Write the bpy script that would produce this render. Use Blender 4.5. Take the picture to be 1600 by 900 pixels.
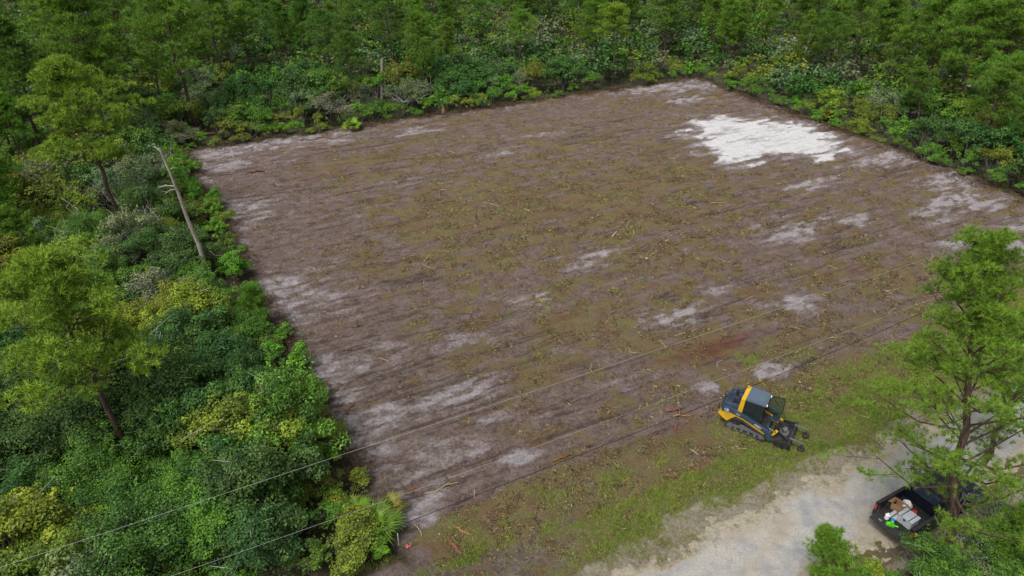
import bpy, bmesh, math, random
import numpy as np
from mathutils import Vector, Matrix

for o in list(bpy.data.objects):
    bpy.data.objects.remove(o)
S = bpy.context.scene
C = S.collection
R = math.radians

# ------------------------------------------------------------------ camera
CAM_H, PITCH, ROLL, FPX = 26.0, R(31.5), R(1.0), 1100.0
cam_d = bpy.data.cameras.new('camera')
cam_d.sensor_width = 36.0
cam_d.lens = 36.0 * FPX / 1600.0
cam_d.clip_start = 0.5
cam_d.clip_end = 6000
cam = bpy.data.objects.new('camera', cam_d)
C.objects.link(cam)
cam.matrix_world = (Matrix.Translation((0, 0, CAM_H)) @ Matrix.Rotation(math.pi / 2 - PITCH, 4, 'X')
                    @ Matrix.Rotation(ROLL, 4, 'Z'))
S.camera = cam

# ------------------------------------------------------------------ sky, sun, exposure (bright overcast)
SUN_EL, SUN_AZ = R(58), R(215)          # azimuth measured from +Y clockwise; light from behind-left
W = bpy.data.worlds.new('World')
S.world = W
W.use_nodes = True
wn = W.node_tree.nodes
wn.clear()
sky = wn.new('ShaderNodeTexSky')
sky.sky_type = 'NISHITA'
sky.sun_disc = False
sky.sun_elevation = SUN_EL
sky.sun_rotation = SUN_AZ
sky.air_density = 1.0
sky.dust_density = 6.0
sky.ozone_density = 0.4
hs = wn.new('ShaderNodeHueSaturation')   # cloud cover greys the whole sky evenly
hs.inputs['Saturation'].default_value = 0.35
bgn = wn.new('ShaderNodeBackground')
bgn.inputs['Strength'].default_value = 0.10
wo = wn.new('ShaderNodeOutputWorld')
W.node_tree.links.new(sky.outputs[0], hs.inputs['Color'])
W.node_tree.links.new(hs.outputs[0], bgn.inputs['Color'])
W.node_tree.links.new(bgn.outputs[0], wo.inputs['Surface'])

sun_d = bpy.data.lights.new('sun', 'SUN')
sun_d.energy = 1.5
sun_d.angle = R(12)
sun_d.color = (1.0, 0.97, 0.93)
sun = bpy.data.objects.new('sun', sun_d)
C.objects.link(sun)
sd = Vector((math.sin(SUN_AZ) * math.cos(SUN_EL), math.cos(SUN_AZ) * math.cos(SUN_EL), math.sin(SUN_EL)))
sun.rotation_euler = sd.to_track_quat('Z', 'Y').to_euler()

S.view_settings.view_transform = 'Standard'
S.view_settings.look = 'None'
S.view_settings.gamma = 1.0
S.view_settings.use_curve_mapping = False
S.view_settings.exposure = 0.52
S.render.engine = 'CYCLES'
S.cycles.max_bounces = 4
S.cycles.diffuse_bounces = 2
S.cycles.transparent_max_bounces = 5
S.cycles.caustics_reflective = False
S.cycles.caustics_refractive = False
S.cycles.use_light_tree = False

# ------------------------------------------------------------------ survey helpers (lot frame: u along the road, v into the lot)
def ray(px, py):
    x, y = (px - 800) / FPX, (450 - py) / FPX
    c, s = math.cos(ROLL), math.sin(ROLL)
    x, y = c * x - s * y, s * x + c * y
    return Vector((x, math.cos(PITCH) + y * math.sin(PITCH), -math.sin(PITCH) + y * math.cos(PITCH)))

def G(px, py, h=0.0):
    d = ray(px, py)
    t = (CAM_H - h) / -d.z
    return Vector((d.x * t, d.y * t, h))

ORG = np.array([-4.958, 21.0])
ANG = R(28.5)
UU = np.array([math.cos(ANG), math.sin(ANG)])
VV = np.array([-UU[1], UU[0]])

def lot(u, v, z=0.0):
    p = ORG + UU * u + VV * v
    return Vector((p[0], p[1], z))

def to_lot(x, y):
    dx, dy = np.asarray(x) - ORG[0], np.asarray(y) - ORG[1]
    return dx * UU[0] + dy * UU[1], dx * VV[0] + dy * VV[1]

def L(px, py):
    p = G(px, py)
    u, v = to_lot(p.x, p.y)
    return float(u), float(v)

_rg = np.random.default_rng(11)
_lat = _rg.random((16, 256, 256))

def vn(x, y, seed=0):
    """smooth value noise, 0..1"""
    x = np.asarray(x, float); y = np.asarray(y, float)
    xi, yi = np.floor(x).astype(int), np.floor(y).astype(int)
    fx, fy = x - xi, y - yi
    fx = fx * fx * (3 - 2 * fx); fy = fy * fy * (3 - 2 * fy)
    g = _lat[seed % 16]
    a = g[xi & 255, yi & 255]; b = g[(xi + 1) & 255, yi & 255]
    c = g[xi & 255, (yi + 1) & 255]; d = g[(xi + 1) & 255, (yi + 1) & 255]
    return (a * (1 - fx) + b * fx) * (1 - fy) + (c * (1 - fx) + d * fx) * fy

def fbm(x, y, seed=0, oct=4):
    t, a, s = 0.0, 0.5, 0.0
    for k in range(oct):
        t = t + a * vn(np.asarray(x) * 2 ** k + 17.3 * k, np.asarray(y) * 2 ** k + 5.1 * k, seed + k)
        s += a; a *= 0.5
    return t / s

def sstep(a, b, x):
    t = np.clip((x - a) / (b - a), 0, 1)
    return t * t * (3 - 2 * t)

# ------------------------------------------------------------------ object helpers
def tag(o, label=None, cat=None, group=None, kind=None):
    if label: o['label'] = label
    if cat: o['category'] = cat
    if group: o['group'] = group
    if kind: o['kind'] = kind
    return o

def empty(name, loc=(0, 0, 0), rz=0.0):
    o = bpy.data.objects.new(name, None)
    o.empty_display_size = 0.3
    C.objects.link(o)
    o.location = loc
    o.rotation_euler = (0, 0, rz)
    return o

def np_mesh(name, V_, F_, mat=None, attrs=None, smooth=False):
    """V_ (n,3), F_ (m,k) uniform polygons; attrs: name -> per-vertex floats"""
    V_ = np.ascontiguousarray(V_, np.float32); F_ = np.ascontiguousarray(F_, np.int32)
    me = bpy.data.meshes.new(name)
    m, k = F_.shape
    me.vertices.add(len(V_)); me.vertices.foreach_set('co', V_.ravel())
    me.loops.add(m * k); me.loops.foreach_set('vertex_index', F_.ravel())
    me.polygons.add(m)
    me.polygons.foreach_set('loop_start', np.arange(0, m * k, k, dtype=np.int32))
    me.polygons.foreach_set('loop_total', np.full(m, k, np.int32))
    if smooth:
        me.polygons.foreach_set('use_smooth', np.ones(m, bool))
    me.update(calc_edges=True)
    for an, av in (attrs or {}).items():
        av = np.asarray(av, np.float32)
        if av.ndim == 1:
            a = me.attributes.new(an, 'FLOAT', 'POINT'); a.data.foreach_set('value', av)
        else:
            a = me.attributes.new(an, 'FLOAT_COLOR', 'POINT')
            a.data.foreach_set('color', np.hstack([av, np.ones((len(av), 1), np.float32)]).ravel().astype(np.float32))
    if mat: me.materials.append(mat)
    return me

def obj(name, me, parent=None, loc=None):
    o = bpy.data.objects.new(name, me)
    C.objects.link(o)
    if parent: o.parent = parent
    if loc is not None: o.location = loc
    return o

class MB:
    """collects shapes into one mesh"""
    def __init__(s): s.v = []; s.f = []
    def add(s, vs, fs):
        n = len(s.v); s.v += [tuple(p) for p in vs]; s.f += [tuple(i + n for i in f) for f in fs]; return s
    def box(s, c, d, rot=None):
        hx, hy, hz = d[0] / 2, d[1] / 2, d[2] / 2
        ps = [Vector((x, y, z)) for x in (-hx, hx) for y in (-hy, hy) for z in (-hz, hz)]
        if rot is not None: ps = [rot @ p for p in ps]
        c = Vector(c)
        return s.add([p + c for p in ps], [(0, 1, 3, 2), (4, 6, 7, 5), (0, 4, 5, 1), (2, 3, 7, 6), (0, 2, 6, 4), (1, 5, 7, 3)])
    def bar(s, a, b, w, h, up=(0, 0, 1)):
        a, b = Vector(a), Vector(b); d = (b - a); l = d.length; d.normalize()
        y = Vector(up).cross(d); y.normalize(); z = d.cross(y)
        m = Matrix((d, y, z)).transposed()
        return s.box((a + b) / 2, (l, w, h), m)
    def prism(s, prof, y0, y1):
        """profile in (x,z), extruded along y"""
        n = len(prof)
        vs = [(x, y0, z) for x, z in prof] + [(x, y1, z) for x, z in prof]
        fs = [tuple(range(n)), tuple(range(2 * n - 1, n - 1, -1))]
        fs += [(i, i + n, (i + 1) % n + n, (i + 1) % n) for i in range(n)]
        return s.add(vs, fs)
    def cyl(s, a, b, r, n=20, r2=None, cap=True):
        a, b = Vector(a), Vector(b); d = (b - a).normalized()
        t = Vector((0, 0, 1)) if abs(d.z) < 0.9 else Vector((1, 0, 0))
        e1 = d.cross(t).normalized(); e2 = d.cross(e1)
        r2 = r if r2 is None else r2
        vs = []
        for c, rr in ((a, r), (b, r2)):
            vs += [c + (e1 * math.cos(2 * math.pi * i / n) + e2 * math.sin(2 * math.pi * i / n)) * rr for i in range(n)]
        fs = [(i, (i + 1) % n, (i + 1) % n + n, i + n) for i in range(n)]
        if cap: fs += [tuple(range(n - 1, -1, -1)), tuple(range(n, 2 * n))]
        return s.add(vs, fs)
    def tube(s, pts, rad, n=6):
        v, f = tube_np(pts, rad, n)
        return s.add(v.tolist(), [tuple(r) for r in f.tolist()])
    def mesh(s, name, mat, smooth=False, bevel=0.0):
        me = bpy.data.meshes.new(name)
        me.from_pydata(s.v, [], s.f)
        bm = bmesh.new(); bm.from_mesh(me)
        bmesh.ops.recalc_face_normals(bm, faces=bm.faces[:])
        if bevel:
            es = [e for e in bm.edges if len(e.link_faces) == 2 and e.calc_face_angle(0) > 0.6]
            bmesh.ops.bevel(bm, geom=es, offset=bevel, segments=2, affect='EDGES', clamp_overlap=True)
        bm.to_mesh(me); bm.free()
        if smooth:
            me.polygons.foreach_set('use_smooth', np.ones(len(me.polygons), bool))
            try: me.set_sharp_from_angle(angle=R(35))
            except Exception: pass
        if mat: me.materials.append(mat)
        return me
    def build(s, name, mat, parent=None, smooth=True, bevel=0.0):
        return obj(name, s.mesh(name, mat, smooth, bevel), parent)

def tube_np(pts, rad, n=6):
    pts = np.asarray(pts, float); m = len(pts)
    rad = np.broadcast_to(np.asarray(rad, float), (m,))
    tan = np.gradient(pts, axis=0); tan /= np.linalg.norm(tan, axis=1, keepdims=True) + 1e-9
    ref = np.array([0.31, 0.17, 0.94]) if abs(tan[:, 2]).mean() < 0.8 else np.array([0.97, 0.2, 0.1])
    e1 = np.cross(tan, ref); e1 /= np.linalg.norm(e1, axis=1, keepdims=True) + 1e-9
    e2 = np.cross(tan, e1)
    a = np.linspace(0, 2 * np.pi, n, endpoint=False)
    ring = e1[:, None, :] * np.cos(a)[None, :, None] + e2[:, None, :] * np.sin(a)[None, :, None]
    V_ = (pts[:, None, :] + ring * rad[:, None, None]).reshape(-1, 3)
    i, j = np.meshgrid(np.arange(m - 1), np.arange(n), indexing='ij')
    j2 = (j + 1) % n
    F_ = np.stack([i * n + j, i * n + j2, (i + 1) * n + j2, (i + 1) * n + j], -1).reshape(-1, 4)
    return V_, F_

def join_np(parts):
    vs, fs, n = [], [], 0
    for v, f in parts:
        vs.append(v); fs.append(f + n); n += len(v)
    return np.vstack(vs), np.vstack(fs)

# ------------------------------------------------------------------ materials
def new_mat(name):
    m = bpy.data.materials.new(name); m.use_nodes = True
    nt = m.node_tree; nt.nodes.clear()
    out = nt.nodes.new('ShaderNodeOutputMaterial')
    b = nt.nodes.new('ShaderNodeBsdfPrincipled')
    nt.links.new(b.outputs[0], out.inputs[0])
    return m, nt, b, out

def N(nt, t, **kw):
    n = nt.nodes.new(t)
    for k, v in kw.items(): setattr(n, k, v)
    return n

def mixc(nt, fac, a, b, blend='MIX'):
    n = nt.nodes.new('ShaderNodeMix'); n.data_type = 'RGBA'; n.blend_type = blend
    for sock, val in ((n.inputs[0], fac), (n.inputs[6], a), (n.inputs[7], b)):
        if hasattr(val, 'links'): nt.links.new(val, sock)
        elif isinstance(val, (int, float)): sock.default_value = val
        else: sock.default_value = (*val, 1)
    return n.outputs[2]

def noise(nt, scale, detail=5, rough=0.6, vec=None, out='Fac'):
    n = nt.nodes.new('ShaderNodeTexNoise')
    n.inputs['Scale'].default_value = scale; n.inputs['Detail'].default_value = detail
    n.inputs['Roughness'].default_value = rough
    if vec is None:
        tc = nt.nodes.new('ShaderNodeTexCoord'); vec = tc.outputs['Object']
    nt.links.new(vec, n.inputs['Vector'])
    return n.outputs[out]

def ramp(nt, fac, stops):
    n = nt.nodes.new('ShaderNodeValToRGB')
    e = n.color_ramp.elements
    while len(e) < len(stops): e.new(0.5)
    for el, (p, c) in zip(e, stops):
        el.position = p; el.color = (c, c, c, 1) if isinstance(c, (int, float)) else (*c, 1)
    nt.links.new(fac, n.inputs[0])
    return n.outputs[0]

def attr(nt, name, out='Fac'):
    n = nt.nodes.new('ShaderNodeAttribute'); n.attribute_name = name
    return n.outputs[out]

def mth(nt, op, a, b):
    n = nt.nodes.new('ShaderNodeMath'); n.operation = op
    for s_, v_ in ((n.inputs[0], a), (n.inputs[1], b)):
        if hasattr(v_, 'links'): nt.links.new(v_, s_)
        else: s_.default_value = v_
    return n.outputs[0]

def bump(nt, bsdf, h, strength=0.4, dist=0.05):
    n = nt.nodes.new('ShaderNodeBump')
    n.inputs['Strength'].default_value = strength; n.inputs['Distance'].default_value = dist
    nt.links.new(h, n.inputs['Height']); nt.links.new(n.outputs[0], bsdf.inputs['Normal'])

def simple(name, col, rough=0.6, metal=0.0, var=0.25, scale=6.0, dirt=None, dirt_amt=0.5, spec=None):
    m, nt, b, _ = new_mat(name)
    f = noise(nt, scale)
    c = mixc(nt, f, tuple(x * (1 - var) for x in col), tuple(min(1, x * (1 + var)) for x in col))
    if dirt:
        d = ramp(nt, noise(nt, scale * 0.6, 7, 0.7), [(0.45, 0.0), (0.7, dirt_amt)])
        c = mixc(nt, d, c, dirt)
    nt.links.new(c, b.inputs['Base Color'])
    b.inputs['Roughness'].default_value = rough; b.inputs['Metallic'].default_value = metal
    if spec is not None: b.inputs['Specular IOR Level'].default_value = spec
    return m

def foliage_mat(name, transl=0.2, tip=(1.65, 1.55, 0.95)):
    """leaf colour = the plant's own colour (object colour) varied leaf by leaf"""
    m, nt, b, out = new_mat(name)
    oi = N(nt, 'ShaderNodeObjectInfo')
    t = attr(nt, 'tone')
    dark = mixc(nt, 1.0, oi.outputs['Color'], (0.42, 0.47, 0.52), 'MULTIPLY')
    lite = mixc(nt, 1.0, oi.outputs['Color'], tip, 'MULTIPLY')
    c = mixc(nt, t, dark, lite)
    nt.links.new(c, b.inputs['Base Color'])
    b.inputs['Roughness'].default_value = 0.55
    b.inputs['Specular IOR Level'].default_value = 0.25
    tr = N(nt, 'ShaderNodeBsdfTranslucent')
    nt.links.new(c, tr.inputs['Color'])
    mx = N(nt, 'ShaderNodeMixShader'); mx.inputs[0].default_value = transl
    nt.links.new(b.outputs[0], mx.inputs[1]); nt.links.new(tr.outputs[0], mx.inputs[2])
    nt.links.new(mx.outputs[0], out.inputs[0])
    return m

def attr_col_mat(name, rough=0.8, transl=0.0):
    m, nt, b, out = new_mat(name)
    c = attr(nt, 'col', 'Color')
    nt.links.new(c, b.inputs['Base Color']); b.inputs['Roughness'].default_value = rough
    b.inputs['Specular IOR Level'].default_value = 0.2
    if transl:
        tr = N(nt, 'ShaderNodeBsdfTranslucent'); nt.links.new(c, tr.inputs['Color'])
        mx = N(nt, 'ShaderNodeMixShader'); mx.inputs[0].default_value = transl
        nt.links.new(b.outputs[0], mx.inputs[1]); nt.links.new(tr.outputs[0], mx.inputs[2])
        nt.links.new(mx.outputs[0], out.inputs[0])
    return m

M = {}
M['leaf'] = foliage_mat('leaf')
M['needle'] = foliage_mat('needle', 0.25, (1.55, 1.42, 0.85))
M['scrap'] = attr_col_mat('scrap', 0.85)
M['blade'] = attr_col_mat('blade', 0.6, 0.3)

def bark_mat(name, a, b_, scale=9):
    m, nt, b, _ = new_mat(name)
    tc = N(nt, 'ShaderNodeTexCoord'); mp = N(nt, 'ShaderNodeMapping')
    mp.inputs['Scale'].default_value = (1, 1, 0.25)
    nt.links.new(tc.outputs['Object'], mp.inputs['Vector'])
    f = noise(nt, scale, 6, 0.7, mp.outputs[0])
    c = mixc(nt, ramp(nt, f, [(0.35, 0.0), (0.65, 1.0)]), a, b_)
    nt.links.new(c, b.inputs['Base Color']); b.inputs['Roughness'].default_value = 0.9
    bump(nt, b, f, 0.7, 0.03)
    return m
M['bark_pine'] = bark_mat('bark_pine', (0.028, 0.020, 0.017), (0.12, 0.070, 0.048))
M['bark_oak'] = bark_mat('bark_oak', (0.06, 0.055, 0.05), (0.19, 0.18, 0.16), 12)
M['dead_wood'] = bark_mat('dead_wood', (0.26, 0.25, 0.22), (0.50, 0.48, 0.44), 8)
M['snag_wood'] = bark_mat('snag_wood', (0.17, 0.145, 0.12), (0.38, 0.34, 0.29), 7)
M['red_wood'] = bark_mat('red_wood', (0.09, 0.04, 0.025), (0.24, 0.10, 0.055), 7)
M['cut_wood'] = bark_mat('cut_wood', (0.16, 0.075, 0.035), (0.34, 0.18, 0.085), 10)

def margin_col(nt, P):
    f1 = noise(nt, 9.0, 7, 0.75, P); f2 = noise(nt, 1.4, 6, 0.65, P)
    c = mixc(nt, ramp(nt, f1, [(.3, 0.0), (.7, 1.0)]), (0.20, 0.172, 0.125), (0.41, 0.37, 0.29))
    return mixc(nt, ramp(nt, f2, [(.52, 0.0), (.70, .75)]), c, mixc(nt, f1, (0.075, 0.07, 0.035), (0.21, 0.19, 0.105)))

# ---- cleared lot: sandy dirt with chips; patches come from the mesh's own attributes
def lot_material():
    m, nt, b, _ = new_mat('cleared_dirt')
    tc = N(nt, 'ShaderNodeTexCoord'); P = tc.outputs['Object']
    mp = N(nt, 'ShaderNodeMapping'); mp.inputs['Rotation'].default_value = (0, 0, -ANG)
    mp2 = N(nt, 'ShaderNodeMapping'); mp2.inputs['Scale'].default_value = (0.36, 1.0, 1.0)
    nt.links.new(P, mp.inputs['Vector']); nt.links.new(mp.outputs[0], mp2.inputs['Vector'])
    streak = noise(nt, 1.6, 6, 0.65, mp2.outputs[0])
    fine = noise(nt, 5.0, 8, 0.75, P)
    vfine = noise(nt, 22.0, 4, 0.7, P)
    big = noise(nt, 0.45, 5, 0.6, P)
    mid = noise(nt, 1.7, 6, 0.72, mp.outputs[0])
    dirt = mixc(nt, ramp(nt, fine, [(0.30, 0.0), (0.72, 1.0)]), (0.076, 0.053, 0.044), (0.255, 0.193, 0.168))
    dirt = mixc(nt, ramp(nt, mid, [(0.36, 0.55), (0.52, 0.0)]), dirt, (0.050, 0.034, 0.029))
    dirt = mixc(nt, ramp(nt, streak, [(0.42, 0.0), (0.75, 0.6)]), dirt, (0.27, 0.217, 0.203))
    dirt = mixc(nt, mth(nt, 'MULTIPLY', attr(nt, 'rut'), 0.55), dirt, (0.045, 0.034, 0.030))
    sandf = mth(nt, 'ADD', attr(nt, 'sand'), mth(nt, 'MULTIPLY', mth(nt, 'SUBTRACT', mth(nt, 'MULTIPLY', mth(nt, 'ADD', streak, fine), .5), 0.5), 2.2))
    dirt = mixc(nt, ramp(nt, sandf, [(0.16, 0.0), (1.0, 1.0)]), dirt, mixc(nt, ramp(nt, fine, [(.3, 0.0), (.7, 1.0)]), (0.22, 0.194, 0.197), (0.46, 0.425, 0.44)))
    mul = mixc(nt, ramp(nt, vfine, [(0.3, 0.0), (0.7, 1.0)]), (0.055, 0.040, 0.025), (0.280, 0.212, 0.120))
    mul = mixc(nt, ramp(nt, mid, [(0.46, 0.0), (0.60, 0.75)]), mul, mixc(nt, vfine, (0.085, 0.040, 0.024), (0.260, 0.130, 0.072)))
    mul = mixc(nt, ramp(nt, big, [(0.40, 0.0), (0.62, 0.75)]), mul, mixc(nt, vfine, (0.062, 0.060, 0.022), (0.27, 0.255, 0.095)))
    mf = mth(nt, 'ADD', attr(nt, 'mulch'), mth(nt, 'MULTIPLY', mth(nt, 'SUBTRACT', mth(nt, 'MULTIPLY', mth(nt, 'ADD', fine, mid), .5), 0.5), 2.4))
    c = mixc(nt, ramp(nt, mf, [(0.35, 0.0), (0.75, 0.9)]), dirt, mul)
    c = mixc(nt, ramp(nt, mth(nt, 'ADD', attr(nt, 'red'), mth(nt, 'MULTIPLY', mth(nt, 'SUBTRACT', fine, .5), 1.6)), [(.3, 0.0), (.9, .85)]), c, mixc(nt, vfine, (0.075, 0.030, 0.020), (0.21, 0.085, 0.055)))
    c = mixc(nt, mth(nt, 'MULTIPLY', attr(nt, 'rut'), 0.32), c, (0.045, 0.033, 0.026))
    gr = mixc(nt, fine, (0.075, 0.095, 0.024), (0.22, 0.235, 0.065))
    gf = mth(nt, 'ADD', attr(nt, 'grass'), mth(nt, 'MULTIPLY', mth(nt, 'SUBTRACT', fine, 0.5), 1.2))
    c = mixc(nt, ramp(nt, gf, [(0.35, 0.0), (0.8, 0.9)]), c, gr)
    c = mixc(nt, ramp(nt, mth(nt, 'ADD', attr(nt, 'beige'), mth(nt, 'SUBTRACT', fine, .5)), [(.3, 0.0), (.7, 1.0)]), c, margin_col(nt, P))
    wf = mth(nt, 'ADD', attr(nt, 'white'), mth(nt, 'MULTIPLY', mth(nt, 'SUBTRACT', mth(nt, 'MULTIPLY', mth(nt, 'ADD', streak, fine), .5), 0.5), 1.1))
    wc = mixc(nt, ramp(nt, fine, [(0.25, 0.0), (0.55, 1.0)]), (0.48, 0.475, 0.48), (0.66, 0.66, 0.665))
    c = mixc(nt, ramp(nt, wf, [(0.28, 0.0), (0.72, 1.0)]), c, wc)
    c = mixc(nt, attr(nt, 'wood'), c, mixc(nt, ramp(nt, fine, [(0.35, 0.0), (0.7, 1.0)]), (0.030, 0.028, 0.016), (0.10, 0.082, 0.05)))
    nt.links.new(c, b.inputs['Base Color']); b.inputs['Roughness'].default_value = 0.95
    b.inputs['Specular IOR Level'].default_value = 0.1
    h = mth(nt, 'ADD', mth(nt, 'MULTIPLY', fine, 1.0), mth(nt, 'MULTIPLY', vfine, 0.35))
    bump(nt, b, h, 1.0, 0.2)
    return m

def forest_floor():
    m, nt, b, _ = new_mat('forest_floor')
    f = noise(nt, 0.8, 8, 0.7)
    c = mixc(nt, ramp(nt, f, [(0.35, 0.0), (0.7, 1.0)]), (0.022, 0.026, 0.012), (0.085, 0.075, 0.04))
    nt.links.new(c, b.inputs['Base Color']); b.inputs['Roughness'].default_value = 0.95
    bump(nt, b, f, 0.6, 0.3)
    return m

def road_material():
    m, nt, b, _ = new_mat('gravel')
    tc = N(nt, 'ShaderNodeTexCoord'); P = tc.outputs['Object']
    fine = noise(nt, 14.0, 6, 0.8, P); mid = noise(nt, 1.1, 6, 0.65, P); big = noise(nt, 0.33, 4, 0.6, P)
    c = mixc(nt, ramp(nt, fine, [(0.3, 0.0), (0.7, 1.0)]), (0.225, 0.215, 0.195), (0.45, 0.43, 0.39))
    c = mixc(nt, ramp(nt, mid, [(0.46, 0.0), (0.62, 0.8)]), c, mixc(nt, fine, (0.14, 0.15, 0.16), (0.32, 0.335, 0.355)))
    c = mixc(nt, attr(nt, 'tan'), c, mixc(nt, fine, (0.24, 0.20, 0.145), (0.36, 0.305, 0.23)))
    c = mixc(nt, ramp(nt, mth(nt, 'ADD', attr(nt, 'edge'), mth(nt, 'SUBTRACT', mid, .5)), [(0.1, 0.0), (0.8, 1.0)]), c, margin_col(nt, P))
    nt.links.new(c, b.inputs['Base Color']); b.inputs['Roughness'].default_value = 0.95
    b.inputs['Specular IOR Level'].default_value = 0.1
    bump(nt, b, fine, 0.6, 0.04)
    return m
M['dirt'] = lot_material(); M['floor'] = forest_floor(); M['gravel'] = road_material()

# ------------------------------------------------------------------ the setting: ground sheet to the horizon
def axis(a, b, step, far):
    c = list(np.arange(a, b + step, step)); s = step; lo, hi = c[0], c[-1]
    while hi < far:
        s *= 1.5; hi += s; c.append(hi)
    s = step
    while lo > -far:
        s *= 1.5; lo -= s; c.insert(0, lo)
    return np.array(c)

def grid_faces(nx, ny):
    i, j = np.meshgrid(np.arange(nx - 1), np.arange(ny - 1), indexing='ij')
    return np.stack([i * ny + j, (i + 1) * ny + j, (i + 1) * ny + j + 1, i * ny + j + 1], -1).reshape(-1, 4)

gx, gy = axis(-110, 120, 1.5, 3000), axis(0, 170, 1.5, 3000)
X, Y = np.meshgrid(gx, gy, indexing='ij')
Z = (fbm(X / 6, Y / 6, 3) - 0.5) * 0.25 - 0.16
gu, gv = to_lot(X, Y)
lotmask = sstep(3, -1, np.maximum(np.maximum(-4 - gu, gu - 66), np.maximum(-16 - gv, gv - 57)))
Z -= lotmask * 0.35
ground = obj('ground', np_mesh('ground', np.stack([X, Y, Z], -1).reshape(-1, 3), grid_faces(len(gx), len(gy)), M['floor'], smooth=True))
tag(ground, kind='structure')

# ---- patches of the cleared lot
def uv_poly(pxs):
    return np.array([L(*p) for p in pxs])

def poly_sd(u, v, poly):
    """signed distance, positive inside"""
    d = np.full(u.shape, 1e9); inside = np.zeros(u.shape, bool)
    n = len(poly)
    for i in range(n):
        a, b = poly[i], poly[(i + 1) % n]
        e = b - a
        t = np.clip(((u - a[0]) * e[0] + (v - a[1]) * e[1]) / (e @ e), 0, 1)
        d = np.minimum(d, np.hypot(u - a[0] - e[0] * t, v - a[1] - e[1] * t))
        c = (a[1] > v) != (b[1] > v)
        with np.errstate(divide='ignore', invalid='ignore'):
            xi = (b[0] - a[0]) * (v - a[1]) / (b[1] - a[1] + 1e-12) + a[0]
        inside ^= c & (u < xi)
    return np.where(inside, d, -d)

WHITE = uv_poly([(1068, 212), (1100, 206), (1090, 190), (1135, 184), (1200, 190), (1262, 196), (1290, 212), (1328, 236),
                 (1285, 250), (1240, 246), (1195, 243), (1165, 250), (1128, 257), (1118, 238), (1092, 230), (1120, 218)])
SANDS = [  # photo position, radius along u, radius along v, strength
    (410, 228, 4.5, 1.3, .8), (530, 219, 4.5, 1.0, .7), (655, 205, 2.5, 1.0, .8), (470, 470, 3.5, 1.6, .55), (445, 441, 1.0, .6, .9),
    (720, 612, 2.2, .8, .85), (695, 632, 1.1, .45, .9), (690, 712, 2.0, .8, .75), (815, 716, .7, .45, 1.3), (650, 735, 1.6, .9, .55),
    (560, 560, 2.2, .9, .7), (735, 532, 1.8, .8, .6), (1055, 492, 2.2, 1.0, .8), (1250, 472, 1.8, .9, .9), (1120, 450, 2, .6, .6),
    (1240, 362, 3.2, 1.3, .85), (1490, 312, 2.4, 1.0, 1.1), (1465, 335, 2.2, 1.2, .7), (1440, 240, 4, 1.0, .7), (1335, 345, 1.6, .7, .9),
    (1576, 385, 1.3, .8, 1.3), (1500, 375, 1.8, .5, .9), (1265, 290, 3.0, 1.0, .7), (1060, 133, 7.0, 2.0, .85), (1068, 156, 2.2, 1.0, 1.0),
    (925, 405, 2.5, 1.1, .75), (830, 466, 1.4, .8, .8), (1205, 578, 1.1, .6, 1.0), (772, 655, .8, .4, .9), (1105, 605, .7, .4, 1.1),
    (600, 645, 1.2, 1.2, .55), (545, 655, .9, 2.2, .7), (640, 810, 1.6, .8, .9), (850, 210, 3.0, .8, .6), (790, 238, 2.4, .8, .6),
    (1115, 195, 5, 1.6, .6), (1150, 230, 5.5, 1.2, .45), (380, 330, 3, 2, .5), (340, 260, 3, 1.5, .55), (430, 250, 3, 1.5, .4), (620, 285, 3, 1, .45),
    (1540, 320, 2, .9, .7), (1590, 350, 3, .9, .5), (1390, 245, 4, .9, .8), (1510, 275, 5, 1.0, .75), (1210, 345, 2.0, .5, .6),
    (560, 330, 3, .8, .45), (600, 400, 3, .8, .35), (520, 420, 2.5, 1.0, .4), (860, 560, 3.0, .9, .35), (880, 640, 4, .8, .35), (990, 600, 4, .6, .3)]
SANDS = [(*L(x, y), a, b, s * 1.12) for x, y, a, b, s in SANDS]
MULCHES = [(*L(x, y), a, b, s) for x, y, a, b, s in [
    (760, 330, 16, 9, .35), (1000, 300, 14, 8, .30), (960, 480, 9, 5, .25), (1100, 545, 4, 1.6, .7), (1090, 560, 3, 1, .4), (900, 540, 6, 3, .2),
    (1350, 430, 7, 3, .35), (1000, 400, 9, 5, .25), (740, 430, 6, 3, .25), (520, 260, 8, 3, .3), (900, 745, 5, 1.5, .35), (760, 820, 3, 1.2, .5), (700, 840, 1.6, .9, .5)]]
GRASS_IN = [(*L(x, y), a, b, s) for x, y, a, b, s in [
    (1170, 560, 1.3, .8, .8), (1350, 378, 2.0, .9, .55), (1250, 555, 2, 1, .4), (1300, 580, 3, 1, .35), (890, 555, 1.4, .8, .45), (770, 540, 2.0, 1, .35), (1030, 640, 1.5, .5, .45),
    (860, 823, .7, .35, .8), (950, 370, 4, 2, .25), (1190, 290, 3, 1, .3), (640, 850, .7, .35, .6), (710, 875, 2.6, .55, .8), (560, 893, 1.6, .5, .8), (450, 250, 1.5, .8, .3)]]
ROAD_V = -5.95   # the road's lot-side edge

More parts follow.
